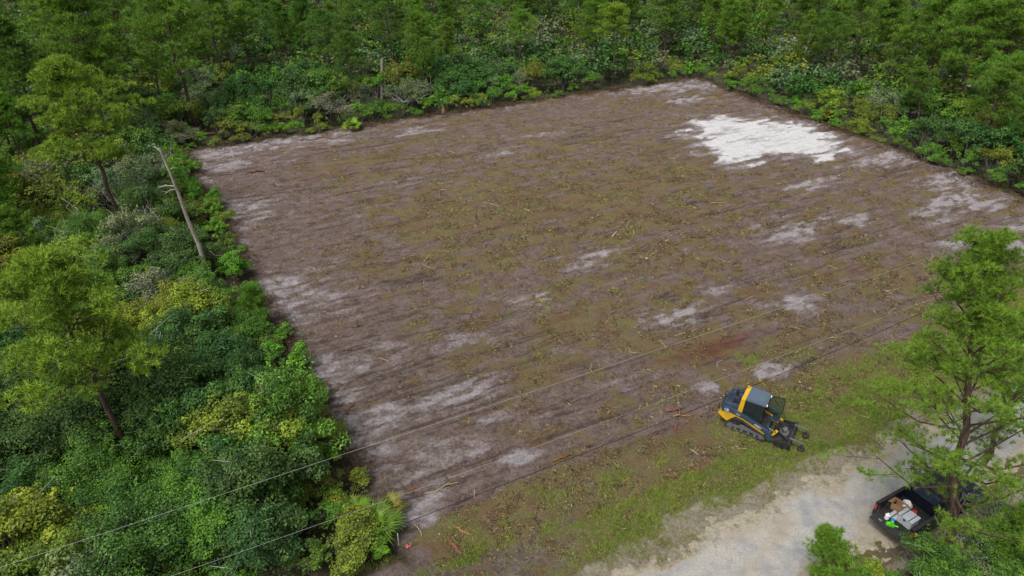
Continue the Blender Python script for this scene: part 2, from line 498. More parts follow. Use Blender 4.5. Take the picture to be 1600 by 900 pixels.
def lot_left(v): return 0.15 - 0.05 * v
def lot_masks(u, v):
    nz = fbm(u / 2.6, v / 1.3, 1)            # patch edges, stretched along the dragging direction
    nz2 = fbm(u / 0.9, v / 0.55, 5)
    st = fbm(u / 7.0, v / 0.9, 7)
    sand = np.zeros(u.shape); mulch = np.full(u.shape, 0.44); grass = np.zeros(u.shape)
    env = np.zeros(u.shape)
    for (cu, cv, a, b, s) in SANDS:
        d2 = ((u - cu) / (a * 1.5)) ** 2 + ((v - cv) / (b * 1.6)) ** 2
        env = np.maximum(env, s * np.exp(-1.0 * d2))
    env += 0.22 * sstep(8, 0, u + (nz - .5) * 5) * sstep(-1, 3, v)
    env += 0.20 * sstep(2.5, 0.2, u - lot_left(v)) * sstep(0, 2, v)
    env += 0.20 * sstep(8, 1, 63 - u + (nz - .5) * 5) + 0.34 * sstep(2.2, 0.2, 53.8 - v) + 0.10 * sstep(30, 55, u)
    wisp = fbm(u / 2.6, v / .50, 14, 6)
    blot = fbm(u / .9, v / .45, 5, 5)
    fld = env + (wisp - .5) * 1.7 + (blot - .5) * 1.3 - .12
    scrap = sstep(.40, .62, fbm(u / .8, v / .38, 2, 5))
    sand = np.clip(fld * 1.05, 0, 1) * np.clip(env * 1.35 + .10, 0, 1.15) * (.35 + .75 * scrap)
    for (cu, cv, a, b, s) in MULCHES:
        d = np.sqrt(((u - cu) / a) ** 2 + ((v - cv) / b) ** 2) + (nz - 0.5) * 1.4
        mulch += s * sstep(1.2, 0.2, d)
    # bare along the left side and the near-left corner, streaks everywhere
    mulch += (st - 0.5) * .8 + (fbm(u / 1.2, v / .9, 15, 5) - .5) * 1.7
    mulch -= 0.42 * sstep(9, 1, u + (nz - .5) * 8 - 0.04 * v) + 0.25 * sstep(10, 0, v) * sstep(24, 4, u)
    mulch += 0.55 * sstep(0.6, -0.8, v + (nz - .5) * 2) * sstep(-1, 2, u)
    for (cu, cv, a, b, s) in GRASS_IN:
        d = np.sqrt(((u - cu) / a) ** 2 + ((v - cv) / b) ** 2) + (nz2 - 0.5) * 1.6
        grass = np.maximum(grass, s * sstep(1.2, 0.2, d))
    # the verge between lot and road
    vg = sstep(-1.6, -3.4, v + (nz - .5) * 2.4 - 0.02 * (u - 10)) * sstep(3.0, 9.0, u + (nz - .5) * 5) * sstep(ROAD_V - .9, ROAD_V + 1.1, v + (nz2 - .5) * 1.6)
    vg2 = sstep(1.2, -2.2, v - 0.04 * (u - 22) + (nz - .5) * 2.4) * sstep(19, 24, u) * sstep(ROAD_V - .2, ROAD_V + .8, v)
    grass = np.maximum(grass, np.maximum(0.95 * vg, 0.8 * vg2) * np.clip(-.02 + 2.0 * fbm(u / 1.9, v / .9, 9, 5), 0, 1.1))
    grass = np.maximum(grass, 0.50 * sstep(0.5, -1.2, v + (nz - .5) * 2) * sstep(-1, 3, u) * np.clip(-.3 + 2.4 * fbm(u / 1.4, v / .8, 13, 5), 0, 1))
    # beyond the road, litter
    mulch = np.where(v < -11.5, 0.6, mulch)
    wd = poly_sd(u, v, WHITE) + (fbm(u / 2.2, v / .7, 1, 5) - 0.5) * 5.0 + (nz2 - 0.5) * 1.2
    white = sstep(-1.3, 1.3, wd + (blot - .5) * 2.6) * np.clip(.20 + 1.25 * fbm(u / 2.4, v / .5, 12, 6), 0, 1.1)
    sand = np.maximum(sand, 0.7 * sstep(-2.6, 0.4, wd + (wisp - .5) * 3))
    mulch *= 1 - sstep(-1.0, 0.3, wd)
    mulch *= 1 - 0.85 * np.clip(sand, 0, 1)
    return np.clip(sand, 0, 1.2), np.clip(mulch, 0, 1.2), np.clip(grass, 0, 1), white

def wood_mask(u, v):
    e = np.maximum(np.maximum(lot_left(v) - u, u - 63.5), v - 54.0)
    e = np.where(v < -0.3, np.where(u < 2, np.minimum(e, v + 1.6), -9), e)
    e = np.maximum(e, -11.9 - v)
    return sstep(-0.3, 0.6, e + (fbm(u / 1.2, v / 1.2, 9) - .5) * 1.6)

def rut_lines(u, v):
    w = v + 0.35 * (fbm(u / 12.0, v / 6.0, 6, 2) - .5)
    a = 1 - np.abs(2 * vn(u / 16.0 + 3, w / 0.50, 3) - 1); b = 1 - np.abs(2 * vn(u / 9.0 + 8, w / 0.33, 9) - 1)
    g = np.maximum(sstep(.90, 1.0, a), .8 * sstep(.92, 1.0, b)) * sstep(.36, .52, fbm(u / 6.0, v / 2.0, 11, 3))
    return g * sstep(-1.5, .5, v)

REDS = [(*L(x, y), a, b, s) for x, y, a, b, s in [(1110, 548, 4.5, 1.1, .9), (1065, 560, 2.5, .8, .6), (1180, 455, 2.5, .8, .5), (700, 850, 1.6, .6, .6), (1050, 690, 2, .8, .5),
        (870, 500, 2.5, .8, .45), (640, 520, 2, .8, .4), (520, 270, 5, 1.2, .4), (700, 195, 5, .9, .45), (880, 640, 1.2, .5, .4), (1330, 430, 4, 1, .4), (980, 330, 4, 1.2, .35)]]
def red_mask(u, v):
    r = np.zeros(u.shape); w = fbm(u / 1.6, v / .6, 8, 5) - .5
    for (cu, cv, a, b, s) in REDS: r = np.maximum(r, s * np.exp(-(((u - cu) / a) ** 2 + ((v - cv) / b) ** 2)) + 0 * w)
    return np.clip(r + w * .8 * (r > .03), 0, 1)

def beige_mask(u, v):
    nz = fbm(u / 2.0, v / 1.2, 10, 5) - .5
    return sstep(1.9, .7, np.abs(v - ROAD_V + .5) + nz * 2.2) * 1.15 + .8 * sstep(1.2, .2, np.abs(v + 11.6) + nz * 1.6)

def lot_height(u, v):
    h = (fbm(u / 9, v / 9, 2) - 0.5) * 0.22
    rut = fbm(u / 6.0, v / 0.42, 4, 3) - 0.5           # drag marks along u
    clod = fbm(u / 0.55, v / 0.5, 8, 4) - 0.5
    calm = 1 - .8 * sstep(-4.6, -6.4, v) * sstep(-13.0, -11.0, v)
    h = h + (rut * 0.16 + clod * 0.20) * calm
    h += 0.07 * (fbm(u / .3, v / .3, 3, 2) - .5) - 0.07 * rut_lines(u, v)
    # pushed-up ragged rim along the three wooded sides
    du = np.minimum(u - lot_left(v), 63.5 - u)
    e = np.minimum(du, 54 - v)
    h += sstep(1.6, 0.2, e) * sstep(-2.2, -0.4, e) * 0.30 * fbm(u / .8, v / .8, 6) * sstep(-1, 2, v)
    return h

us = np.concatenate([np.arange(-5.5, 30, 0.14), np.arange(30, 67, 0.2)])
vs = np.concatenate([np.arange(-17, 20, 0.14), np.arange(20, 57.6, 0.2)])
LU, LV = np.meshgrid(us, vs, indexing='ij')
LH = lot_height(LU, LV)
rim = np.maximum(np.maximum(-4.6 - LU, LU - 66), np.maximum(-16 - LV, LV - 56.6))
LH = LH - 0.55 * sstep(-1.2, 0.8, rim)
sa, mu, gra, wh = lot_masks(LU, LV)
PX = ORG[0] + UU[0] * LU + VV[0] * LV
PY = ORG[1] + UU[1] * LU + VV[1] * LV
lot_o = obj('cleared_lot', np_mesh('cleared_lot', np.stack([PX, PY, LH], -1).reshape(-1, 3), grid_faces(len(us), len(vs)), M['dirt'],
            dict(wood=wood_mask(LU, LV).ravel(), red=red_mask(LU, LV).ravel(), rut=rut_lines(LU, LV).ravel(), beige=beige_mask(LU, LV).ravel(), sand=sa.ravel(), mulch=mu.ravel(), grass=gra.ravel(), white=wh.ravel()), smooth=True))
tag(lot_o, kind='structure')

def zlot(u, v): return float(lot_height(np.array([u]), np.array([v]))[0])

# ---- gravel road
ru = np.arange(-6, 72, 0.14); rv = np.arange(-1, 1.0001, 0.022)
RU, RS = np.meshgrid(ru, rv, indexing='ij')
ctr = -8.5 + 0.25 * np.sin(RU / 14.0); half = 2.8
RVv = ctr + RS * half
en = (fbm(RU / 1.8, RVv / 1.1, 10, 6) - .5) * 1.5
RZ = lot_height(RU, RVv) + 0.04 - 0.085 * sstep(0.50, 1.0, np.abs(RS) + en * 0.55) + (0.03 + .13 * sstep(.4, .75, np.abs(RS))) * (fbm(RU / .5, RVv / .35, 2, 6) - .5)
TANP = [uv_poly([(1000, 868), (1090, 845), (1180, 800), (1240, 782), (1232, 790), (1170, 830), (1228, 800), (1226, 840), (1180, 890), (1160, 905), (1150, 900), (1205, 850), (1208, 822), (1130, 850), (1040, 875)]),
        uv_poly([(1270, 765), (1310, 735), (1335, 725), (1332, 738), (1300, 765)]),
        uv_poly([(1330, 820), (1360, 800), (1400, 850), (1350, 860)])]
tan_ = np.zeros(RU.shape)
for p in TANP:
    tan_ = np.maximum(tan_, sstep(-0.5, 0.5, poly_sd(RU, RVv, p) + en * 0.7))
edge = 1.3 * sstep(0.34, 0.72, np.abs(RS) + en * 0.55)
rp = np.stack([ORG[0] + UU[0] * RU + VV[0] * RVv, ORG[1] + UU[1] * RU + VV[1] * RVv, RZ], -1)
road = obj('gravel_road', np_mesh('gravel_road', rp.reshape(-1, 3), grid_faces(len(ru), len(rv)), M['gravel'], dict(tan=(tan_ * .75).ravel(), edge=edge.ravel()), smooth=True))
tag(road, kind='structure')

# ------------------------------------------------------------------ foliage builders
def leaf_quads(cen, nrm, size, rng, aspect=0.55):
    """one diamond leaf (2 triangles, folded) per centre"""
    n = len(cen)
    t = rng.normal(size=(n, 3)); t -= nrm * (t * nrm).sum(1, keepdims=True); t /= np.linalg.norm(t, axis=1, keepdims=True) + 1e-9
    b = np.cross(nrm, t); s = np.asarray(size).reshape(-1, 1) * np.ones((n, 1))
    fold = nrm * s * 0.12
    V_ = np.stack([cen - t * s * .5, cen + b * s * .5 * aspect + fold, cen + t * s * .5, cen - b * s * .5 * aspect + fold], 1).reshape(-1, 3)
    return V_, np.arange(n * 4).reshape(n, 4)

def unit(rng, n):
    d = rng.normal(size=(n, 3)); return d / np.linalg.norm(d, axis=1, keepdims=True)

def make_oak(seed, rad, height, n_clump, per, leaf, dead=0, airy=0.0):
    """broad-leaved crown: clumps of leaves on a many-stemmed trunk"""
    rng = np.random.default_rng(seed)
    # a few main boughs, each carrying small clumps, so the outline is lobed and uneven
    nb = max(5, n_clump // 7)
    bd = unit(rng, nb); bd[:, 2] = np.abs(bd[:, 2]) * 1.45 - 0.62
    bc = bd * (rng.uniform(.45, .8, nb))[:, None]
    bi = rng.integers(0, nb, n_clump)
    d = unit(rng, n_clump); d[:, 2] = np.abs(d[:, 2]) * 1.3 - 0.5
    q0 = bc[bi] + d * (rng.uniform(.1, .42, n_clump) * rng.choice([1, 1, 1.25], n_clump))[:, None]
    cc = np.stack([q0[:, 0] * rad, q0[:, 1] * rad, height * .5 + q0[:, 2] * height * .46], -1)
    d = q0 / (np.linalg.norm(q0, axis=1, keepdims=True) + 1e-6)
    cr = rng.uniform(0.12, 0.25, n_clump) * rad
    L_, T_ = [], []
    for k in range(n_clump):
        m = max(8, int(per * (cr[k] / (0.19 * rad)) ** 2 * rng.uniform(.7, 1.3)))
        q = unit(rng, m); q[:, 2] = np.where(q[:, 2] < -0.3, -q[:, 2], q[:, 2])
        r_ = cr[k] * (rng.uniform(0.35, 1.05, m) ** 0.5)
        p = cc[k] + q * r_[:, None] * np.array([1, 1, .75])
        nr = q * 0.6 + rng.normal(size=(m, 3)) * 0.45 + np.array([0, 0, 0.55]); nr /= np.linalg.norm(nr, axis=1, keepdims=True)
        L_.append(leaf_quads(p, nr, leaf * rng.uniform(.6, 1.25, m), rng))
        tone = np.clip(rng.normal(rng.uniform(.1, .75), .2, m), 0, 1)
        T_.append(np.repeat(tone, 4))
    for k in range(max(10, n_clump // 4)):          # long leafy shoots break the outline
        j = rng.integers(n_clump); o0 = cc[j]; dv = d[j] * .7 + rng.normal(size=3) * .35 + np.array([0, 0, .45]); dv /= np.linalg.norm(dv)
        ln_ = rad * rng.uniform(.28, .52); m = max(5, int(per * .28))
        t_ = rng.random(m); p = o0 + dv * (t_ * ln_)[:, None] + rng.normal(size=(m, 3)) * (.07 * rad * (1.15 - t_))[:, None]
        nr = rng.normal(size=(m, 3)) * .6 + np.array([0, 0, .6]); nr /= np.linalg.norm(nr, axis=1, keepdims=True)
        L_.append(leaf_quads(p, nr, leaf * rng.uniform(.6, 1.3, m), rng)); T_.append(np.repeat(np.clip(rng.normal(rng.uniform(.2, .9), .15, m), 0, 1), 4))
    V_, F_ = join_np(L_)
    crown = np_mesh('crown', V_, F_, M['leaf'], dict(tone=np.concatenate(T_)))
    tb = []
    stems = rng.choice(n_clump, min(7, n_clump), replace=False)
    for i, k in enumerate(stems):
        e = cc[k]; mid = np.array([e[0] * .35, e[1] * .35, e[2] * .55]) + rng.normal(size=3) * .06 * rad
        b0 = np.array([rng.normal() * .06, rng.normal() * .06, -0.2])
        tb.append(tube_np([b0, b0 * .5 + mid * .5 + rng.normal(size=3) * .04 * rad, mid, e], np.array([.06, .05, .035, .012]) * height / 3.5, 5))
    tv, tf = join_np(tb)
    trunk = np_mesh('trunk', tv, tf, M['bark_oak'], smooth=True)
    deadm = None
    if dead:
        db = []
        for i in range(dead):
            k = rng.integers(n_clump); e = cc[k]
            base = np.array([0, 0, height * .3])
            out = np.array([d[k, 0], d[k, 1], max(.2, d[k, 2])]); out /= np.linalg.norm(out)
            tip = e + out * cr[k] * rng.uniform(1.0, 1.5)
            m1 = base * .5 + tip * .5 + rng.normal(size=3) * .1 * rad
            ts_ = np.linspace(0, 1, 8)[:, None]; cv_ = (1 - ts_) ** 2 * base + 2 * ts_ * (1 - ts_) * m1 + ts_ ** 2 * tip + rng.normal(size=(8, 3)) * .022 * rad * ts_
            db.append(tube_np(cv_, np.linspace(.026, .006, 8), 4))
            for j in range(3):
                s0 = cv_[rng.integers(3, 7)]
                db.append(tube_np([s0, s0 + out * .2 * rad + rng.normal(size=3) * .12 * rad, s0 + out * .35 * rad + rng.normal(size=3) * .2 * rad], [.014, .01, .006], 4))
        v_, f_ = join_np(db)
        deadm = np_mesh('dead_branch', v_, f_, M['dead_wood'])
    return dict(crown=crown, trunk=trunk, dead=deadm, h=height, r=rad)

def make_pine(seed, height, base_frac, spread, n_br, puffs, tufts, needles, nl=0.27, nw=0.034, trunk_r=0.15, puff_r=0.42, umbrella=False, bend=0.25, conical=False):
    rng = np.random.default_rng(seed)
    zz = np.linspace(0, 1, 9)
    bx = np.cumsum(rng.normal(size=9) * bend * .35); by = np.cumsum(rng.normal(size=9) * bend * .35)
    bx -= bx[0] + (bx[-1] - bx[0]) * zz; by -= by[0] + (by[-1] - by[0]) * zz
    path = np.stack([bx, by, zz * height - 0.25 * (zz == 0)], -1)
    def at(t):
        return np.array([np.interp(t, zz, path[:, i]) for i in range(3)])
    tparts = [tube_np(path, trunk_r * (1 - zz * 0.86) ** 0.9, 8)]
    pc, pd = [], []
    for i in range(n_br):
        t = base_frac + (1 - base_frac) * ((i + rng.uniform(0, 1)) / n_br) ** (0.75 if umbrella else 0.9)
        t = min(t, 0.985); o = at(t); q = (t - base_frac) / (1 - base_frac)
        prof = (0.55 + 0.75 * math.sin(math.pi * min(1, q * .8 + .22))) * (1 - q ** 3 * .65)
        if umbrella: prof = 1.15 - .45 * q
        if conical: prof = .14 + 1.0 * (1 - q) ** .75 * (0.55 + .45 * min(1, q * 5))
        ln = spread * prof * rng.uniform(.55, 1.1)
        az = i * 2.399 + rng.uniform(-.5, .5)
        el = rng.uniform(.05, .45) + q * .5
        dr = np.array([math.cos(az) * math.cos(el), math.sin(az) * math.cos(el), math.sin(el)])
        tip = o + dr * ln; tip[2] += ln * .08
        mid = o + dr * ln * .5 - np.array([0, 0, ln * .06]) + rng.normal(size=3) * .06 * ln
        tparts.append(tube_np([o, mid, tip], np.array([.036, .024, .009]) * (trunk_r / .15) * (0.5 + .5 * (1 - q)) * 1.2, 5))
        for k in range(puffs):
            s_ = rng.uniform(.38, 1.0) if k else 1.0
            c0 = mid + (tip - mid) * (s_ - .5) * 2 if s_ > .5 else o + (mid - o) * s_ * 2
            off = rng.normal(size=3) * ln * .17 * np.array([1, 1, .55]); off[2] = abs(off[2]) * .8
            if k == 0: off *= .2
            pc.append(c0 + off); pd.append(dr * .6 + np.array([0, 0, .7]))
            tparts.append(tube_np([c0, c0 + off * .6, c0 + off], [.012, .01, .006], 4))
    for k in range(6):
        pc.append(at(.97) + rng.normal(size=3) * spread * .12); pd.append(np.array([0, 0, 1.]))
    TV, TT = [], []
    for c0, d0 in zip(pc, pd):
        m = max(3, int(tufts * rng.uniform(.6, 1.35)))
        q = unit(rng, m); q[:, 2] = np.abs(q[:, 2]) * .8 - .15
        pr = puff_r * rng.uniform(.7, 1.25)
        tc = c0 + q * (rng.uniform(.2, 1, m) ** .5 * pr)[:, None] * np.array([1, 1, .7])
        td = q * .7 + d0 * .5 + rng.normal(size=(m, 3)) * .2; td /= np.linalg.norm(td, axis=1, keepdims=True)
        pt = rng.uniform(.25, .65)
        dd = td[:, None, :] * .75 + rng.normal(size=(m, needles, 3)) * .5
        dd /= np.linalg.norm(dd, axis=2, keepdims=True)
        sd_ = np.cross(dd, rng.normal(size=(m, needles, 3))); sd_ /= np.linalg.norm(sd_, axis=2, keepdims=True) + 1e-9
        ll = nl * rng.uniform(.7, 1.2, (m, needles, 1))
        b0 = np.repeat(tc[:, None, :], needles, 1)
        tri = np.stack([b0 - sd_ * nw * .5, b0 + sd_ * nw * .5, b0 + dd * ll], 2)
        TV.append(tri.reshape(-1, 3))
        TT.append(np.repeat(np.clip(rng.normal(pt, .17, m * needles), 0, 1), 3))
    V_ = np.vstack(TV)
    crown = np_mesh('crown', V_, np.arange(len(V_)).reshape(-1, 3), M['needle'], dict(tone=np.concatenate(TT)))
    tv, tf = join_np(tparts)
    trunk = np_mesh('trunk', tv, tf, M['bark_pine'], smooth=True)
    return dict(crown=crown, trunk=trunk, dead=None, h=height, r=spread)

def place_tree(name, var, loc, axis_vec=None, scale=1.0, rz=0.0, color=(.06, .1, .03), zs=1.0, bark=None):
    root = empty(name, loc)
    if axis_vec is not None:
        q = Vector((0, 0, 1)).rotation_difference(Vector(axis_vec).normalized())
        root.rotation_mode = 'QUATERNION'
        root.rotation_quaternion = q @ Matrix.Rotation(rz, 3, 'Z').to_quaternion()
    else:
        root.rotation_euler = (0, 0, rz)
    root.scale = (scale, scale, scale * zs)
    t = obj('trunk', var['trunk'], root)
    c = obj('crown', var['crown'], root); c.color = (*color, 1)
    if var['dead'] is not None: obj('dead_branch', var['dead'], root)
    return root

def lean(base_px, top_px, zb=0.0):
    """a trunk that stands at base_px and ends on the sight line of top_px, as upright as that allows"""
    b = G(*base_px); d = ray(*top_px)
    t = (b.x * d.x + b.y * d.y) / (d.x ** 2 + d.y ** 2)
    top = Vector((d.x * t, d.y * t, CAM_H + d.z * t))
    b.z = zb
    return b, top - b

PINE = [make_pine(100 + i, 9.0, .34 + .07 * (i % 3), 1.9 + .25 * (i % 3), 34, 6, 9, 13, trunk_r=.13, puff_r=.46, bend=.4, conical=i in (1, 3)) for i in range(5)]
PINE_U = make_pine(131, 9.0, .60, 2.2, 20, 7, 13, 14, trunk_r=.13, umbrella=True, puff_r=.5)
PINE_BIG = [make_pine(140 + i, 11.0, .40, 2.6, 38, 8, 12, 15, trunk_r=.17, puff_r=.48) for i in range(2)]
PINE_NEAR = make_pine(151, 15.5, .215, 4.2, 60, 9, 11, 18, nl=.22, nw=.021, trunk_r=.22, puff_r=.40, bend=.5, conical=True)
SAPLING = [make_pine(160 + i, 4.0, .12, 1.15, 26, 5, 11, 14, nl=.2, nw=.026, trunk_r=.06, puff_r=.28) for i in range(2)]
OAK = [make_oak(200 + i, 1.9, 3.6, 64, 62, .145) for i in range(5)]
OAK_NEAR = [make_oak(210 + i, 1.9 - .15 * (i % 3), 3.6 + .3 * (i % 2), 95, 150, (.075, .095, .085, .11, .07)[i], dead=(0, 3, 0, 2, 5)[i]) for i in range(5)]
OAK_GREY = [make_oak(220 + i, 1.8, 3.5, 58, 60, .115, dead=10) for i in range(3)]
SHRUB = [make_oak(240 + i, 1.15, 1.9, 46, 75, .09) for i in range(4)]
BRIGHT = [make_oak(260 + i, 1.2, 2.6, 46, 60, .12) for i in range(2)]

# foliage colours (the plants' own)
GREEN_DARK, GREEN_MID, OLIVE, GREYG = (.066, .152, .044), (.105, .228, .040), (.165, .230, .040), (.155, .218, .125)
BRIGHTG, YELLOWG, PINE_D, PINE_M, PINE_B = (.125, .290, .036), (.210, .290, .042), (.115, .240, .042), (.158, .310, .044), (.235, .380, .052)

occupied = []   # (x, y, r) trunks already standing
def hero_pine(var, base_px, top_px, color, label, rz=0.0, group=None, name='pine_tree', cat='pine tree'):
    b, ax = lean(base_px, top_px)
    o = place_tree(name, var, b, ax, ax.length / var['h'], rz, color)
    tag(o, label, cat, group)
    occupied.append((b.x, b.y, .8))
    return o

GP = 'pines standing in the wood'
hero_pine(PINE_NEAR, (1474, 893), (1543, 380), (.190, .340, .048), 'tall airy pine in the foreground leaning over the pickup and the gravel road', 1.5)
hero_pine(PINE[1], (1532, 728), (1640, 470), PINE_M, 'pine behind the tall foreground pine, cut by the right edge of the picture', 1.2)
hero_pine(PINE_BIG[0], (190, 357), (82, 104), PINE_B, 'bright yellow-green pine rising among the scrub left of the grey leaning snag', .3)
hero_pine(PINE_BIG[1], (203, 232), (92, -25), PINE_M, 'tall pine with a bare blackened lower trunk behind the bright yellow-green pine', 1.0)
hero_pine(PINE[0], (312, 203), (248, -30), PINE_M, 'slim pine with a long dark trunk at the far left corner of the clearing', 2.0)
hero_pine(PINE[2], (345, 142), (318, -25), PINE_M, 'pine standing right behind the slim dark-trunked pine at the far left corner', .7)
hero_pine(PINE_BIG[0], (222, 735), (62, 418), PINE_B, 'big round-crowned pine in the thicket at the left edge of the picture', 2.4)
hero_pine(PINE[3], (70, 262), (-10, 30), PINE_D, 'dark pine at the upper left edge of the picture', .9)
hero_pine(PINE[4], (205, 140), (160, -60), PINE_D, 'dark pine whose crown meets the top left of the picture', 1.9)
hero_pine(PINE[1], (118, 420), (-15, 330), PINE_M, 'short pine cut by the left edge above the big round-crowned pine', 1.9)
hero_pine(PINE[2], (622, 128), (600, -10), PINE_D, 'pine with a dark trunk above the pale standing snag behind the far edge', 2.9)
hero_pine(PINE[3], (455, 118), (430, 5), PINE_D, 'pine between the far left corner and the pale snag behind the far edge', .2)
hero_pine(PINE[4], (395, 125), (372, 8), PINE_M, 'young full pine left of the middle in the wood behind the far left corner', .2)
hero_pine(PINE_U, (957, 133), (963, 16), PINE_B, 'lone umbrella-crowned light green pine with a bare trunk at the far edge', .8)
hero_pine(PINE[0], (1042, 92), (1044, -40), PINE_M, 'first pine right of the lone umbrella-crowned pine', 1.3)
hero_pine(PINE[1], (1112, 88), (1117, -25), PINE_M, 'second pine right of the lone umbrella-crowned pine', 2.3)
hero_pine(PINE[4], (1277, 82), (1284, -75), PINE_M, 'pine with a thin bare trunk beside the leaning pale pole', .5)
hero_pine(PINE[2], (1338, 122), (1352, -15), PINE_M, 'pine with a straight trunk right of the leaning pale pole, behind the white sand', 1.5)
hero_pine(PINE[3], (1384, 118), (1400, -25), PINE_M, 'pine just right of the straight-trunked pine behind the white sand', 2.5)
hero_pine(PINE_BIG[1], (1447, 165), (1476, -10), PINE_M, 'full dark-trunked pine in the pine stand right of the white sand', 3.0)
hero_pine(PINE[4], (1434, 205), (1442, 108), PINE_D, 'small thin-trunked pine at the front of the pine stand right of the white sand', .1)
hero_pine(PINE_BIG[0], (1552, 190), (1612, -60), PINE_M, 'large pine with a reddish trunk at the upper right edge of the picture', 1.1)
hero_pine(PINE[0], (1500, 185), (1530, -10), PINE_M, 'pine between the full dark-trunked pine and the reddish-trunked pine', 2.2)
hero_pine(PINE[1], (1585, 260), (1620, 150), PINE_D, 'low pine over the bushes at the right edge of the clearing', .4)
hero_pine(SAPLING[0], (1322, 955), (1292, 832), PINE_M, 'young pine sapling at the bottom edge below the pickup tailgate', .4, name='pine_sapling', cat='pine sapling')
hero_pine(SAPLING[1], (1600, 930), (1612, 800), PINE_M, 'young pine sapling in the bottom right corner of the picture', .9, name='pine_sapling', cat='pine sapling')
hero_pine(SAPLING[1], (400, 520), (392, 450), BRIGHTG, 'bright green pointed sapling at the left edge of the clearing below the grey snag', .9, name='pine_sapling', cat='pine sapling')

# ------------------------------------------------------------------ scatter of the wood
rng = np.random.default_rng(5)
def in_view(x, y, z, mx=170, my=90):
    """does a point of the place fall inside the camera's frame (with a margin)?"""
    dx, dy, dz = x, y, z - CAM_H
    f = dy * math.cos(PITCH) - dz * math.sin(PITCH); up = dy * math.sin(PITCH) + dz * math.cos(PITCH)
    if f <= 1: return False
    a, b = dx / f * FPX, up / f * FPX
    c, s = math.cos(-ROLL), math.sin(-ROLL); a, b = c * a - s * b, s * a + c * b
    return -800 - mx < a < 800 + mx and -450 - my < b < 450 + my

def lot_dist(u, v):
    """metres outside the cleared land (negative inside)"""
    return max(lot_left(v) - u, u - 63.5, v - 54.0, -0.6 - v if u < 0 else -99)

cells = {}
def try_put(x, y, r):
    k = (int(x // 3), int(y // 3))
    for i in range(-2, 3):
        for j in range(-2, 3):
            for (a, b, q) in cells.get((k[0] + i, k[1] + j), ()):
                if (a - x) ** 2 + (b - y) ** 2 < (r + q) ** 2 * .25: return False
    cells.setdefault(k, []).append((x, y, r)); return True
for (x, y, r) in occupied: try_put(x, y, r)
# white openings in the right-hand wood
def front(px, back=2.2):
    p = G(*px); k = 1 - back / math.hypot(p.x, p.y); return Vector((p.x * k, p.y * k, 0))
OPEN = [(front((957, 133), 3.0), 2.6), (front((957, 133), 0.5), 2.0), (front((312, 203), 2.0), 1.8), (front((203, 232), 2.4), 2.0), (front((190, 357), 2.0), 1.9), (front((597, 152), 2.5), 2.4),
        (front((345, 142), 3.0), 2.0), (front((1042, 92), 3.0), 2.2), (front((1338, 122), 3.0), 2.2), (front((1447, 165), 2.5), 2.0), (front((1552, 190), 2.5), 2.0), (front((1252, 108), 3), 2.4), (front((331, 440), 1.0), 1.3), (front((331, 440), 3.0), 1.5), (front((318, 400), .5), 1.2),
        (G(1550, 128), 3.2), (G(1225, 58), 2.0), (G(1155, 95), 1.2), (G(400, 175), 2.2), (G(345, 168), 1.5)]
pts = []
for _ in range(36000):
    y = rng.uniform(15, 165); x = rng.uniform(-112, 125) * (0.25 + y / 165 * .75)
    u, v = to_lot(x, y); u, v = float(u), float(v)
    if v < 0.8 and u < 0 and rng.random() < .0: continue
    right_ok = u > 63.5 and v > -3
    ok = (u < 0 and v > -0.4) or v > 54 or right_ok
    if not ok: continue
    d = lot_dist(u, v)
    edge_n = 0.10 + 1.0 * float(vn(u / 2.2, v / 2.2, 6))
    if d < edge_n: continue
    if any((x - o.x) ** 2 + (y - o.y) ** 2 < r * r for o, r in OPEN): continue
    if not (in_view(x, y, 0) or in_view(x, y, 4)): continue
    dist = math.hypot(x, y)
    if try_put(x, y, (1.1 if d < 2.5 else 1.6) + max(0, dist - 70) * .012):
        pts.append((dist, x, y, u, v, d))
pts.sort()
print('scatter', len(pts))

ORD = ['first', 'second', 'third', 'fourth', 'fifth', 'sixth', 'seventh', 'eighth', 'ninth', 'tenth', 'eleventh', 'twelfth', 'thirteenth',
       'fourteenth', 'fifteenth', 'sixteenth', 'seventeenth', 'eighteenth', 'nineteenth', 'twentieth', 'twenty-first', 'twenty-second', 'twenty-third', 'twenty-fourth', 'twenty-fifth', 'twenty-sixth', 'twenty-seventh', 'twenty-eighth', 'twenty-ninth', 'thirtieth', 'thirty-first', 'thirty-second']
def zone(u, v, d, x, y):
    if u > 60 and v < 54: return 'beyond the right edge of the clearing' if d < 8 else 'deep in the right-hand wood'
    if v > 54:
        k = 'left' if u < 10 else ('middle' if u < 45 else 'right')
        return '%s the far edge, %s' % ('just behind' if v < 62 else ('well behind' if v < 82 else 'far behind'), k)
    k = 'near' if v < 12 else ('middle' if v < 30 else 'far')
    return ('on' if d < 3 else ('behind' if d < 8 else 'deep behind')) + ' the left edge, %s part' % k

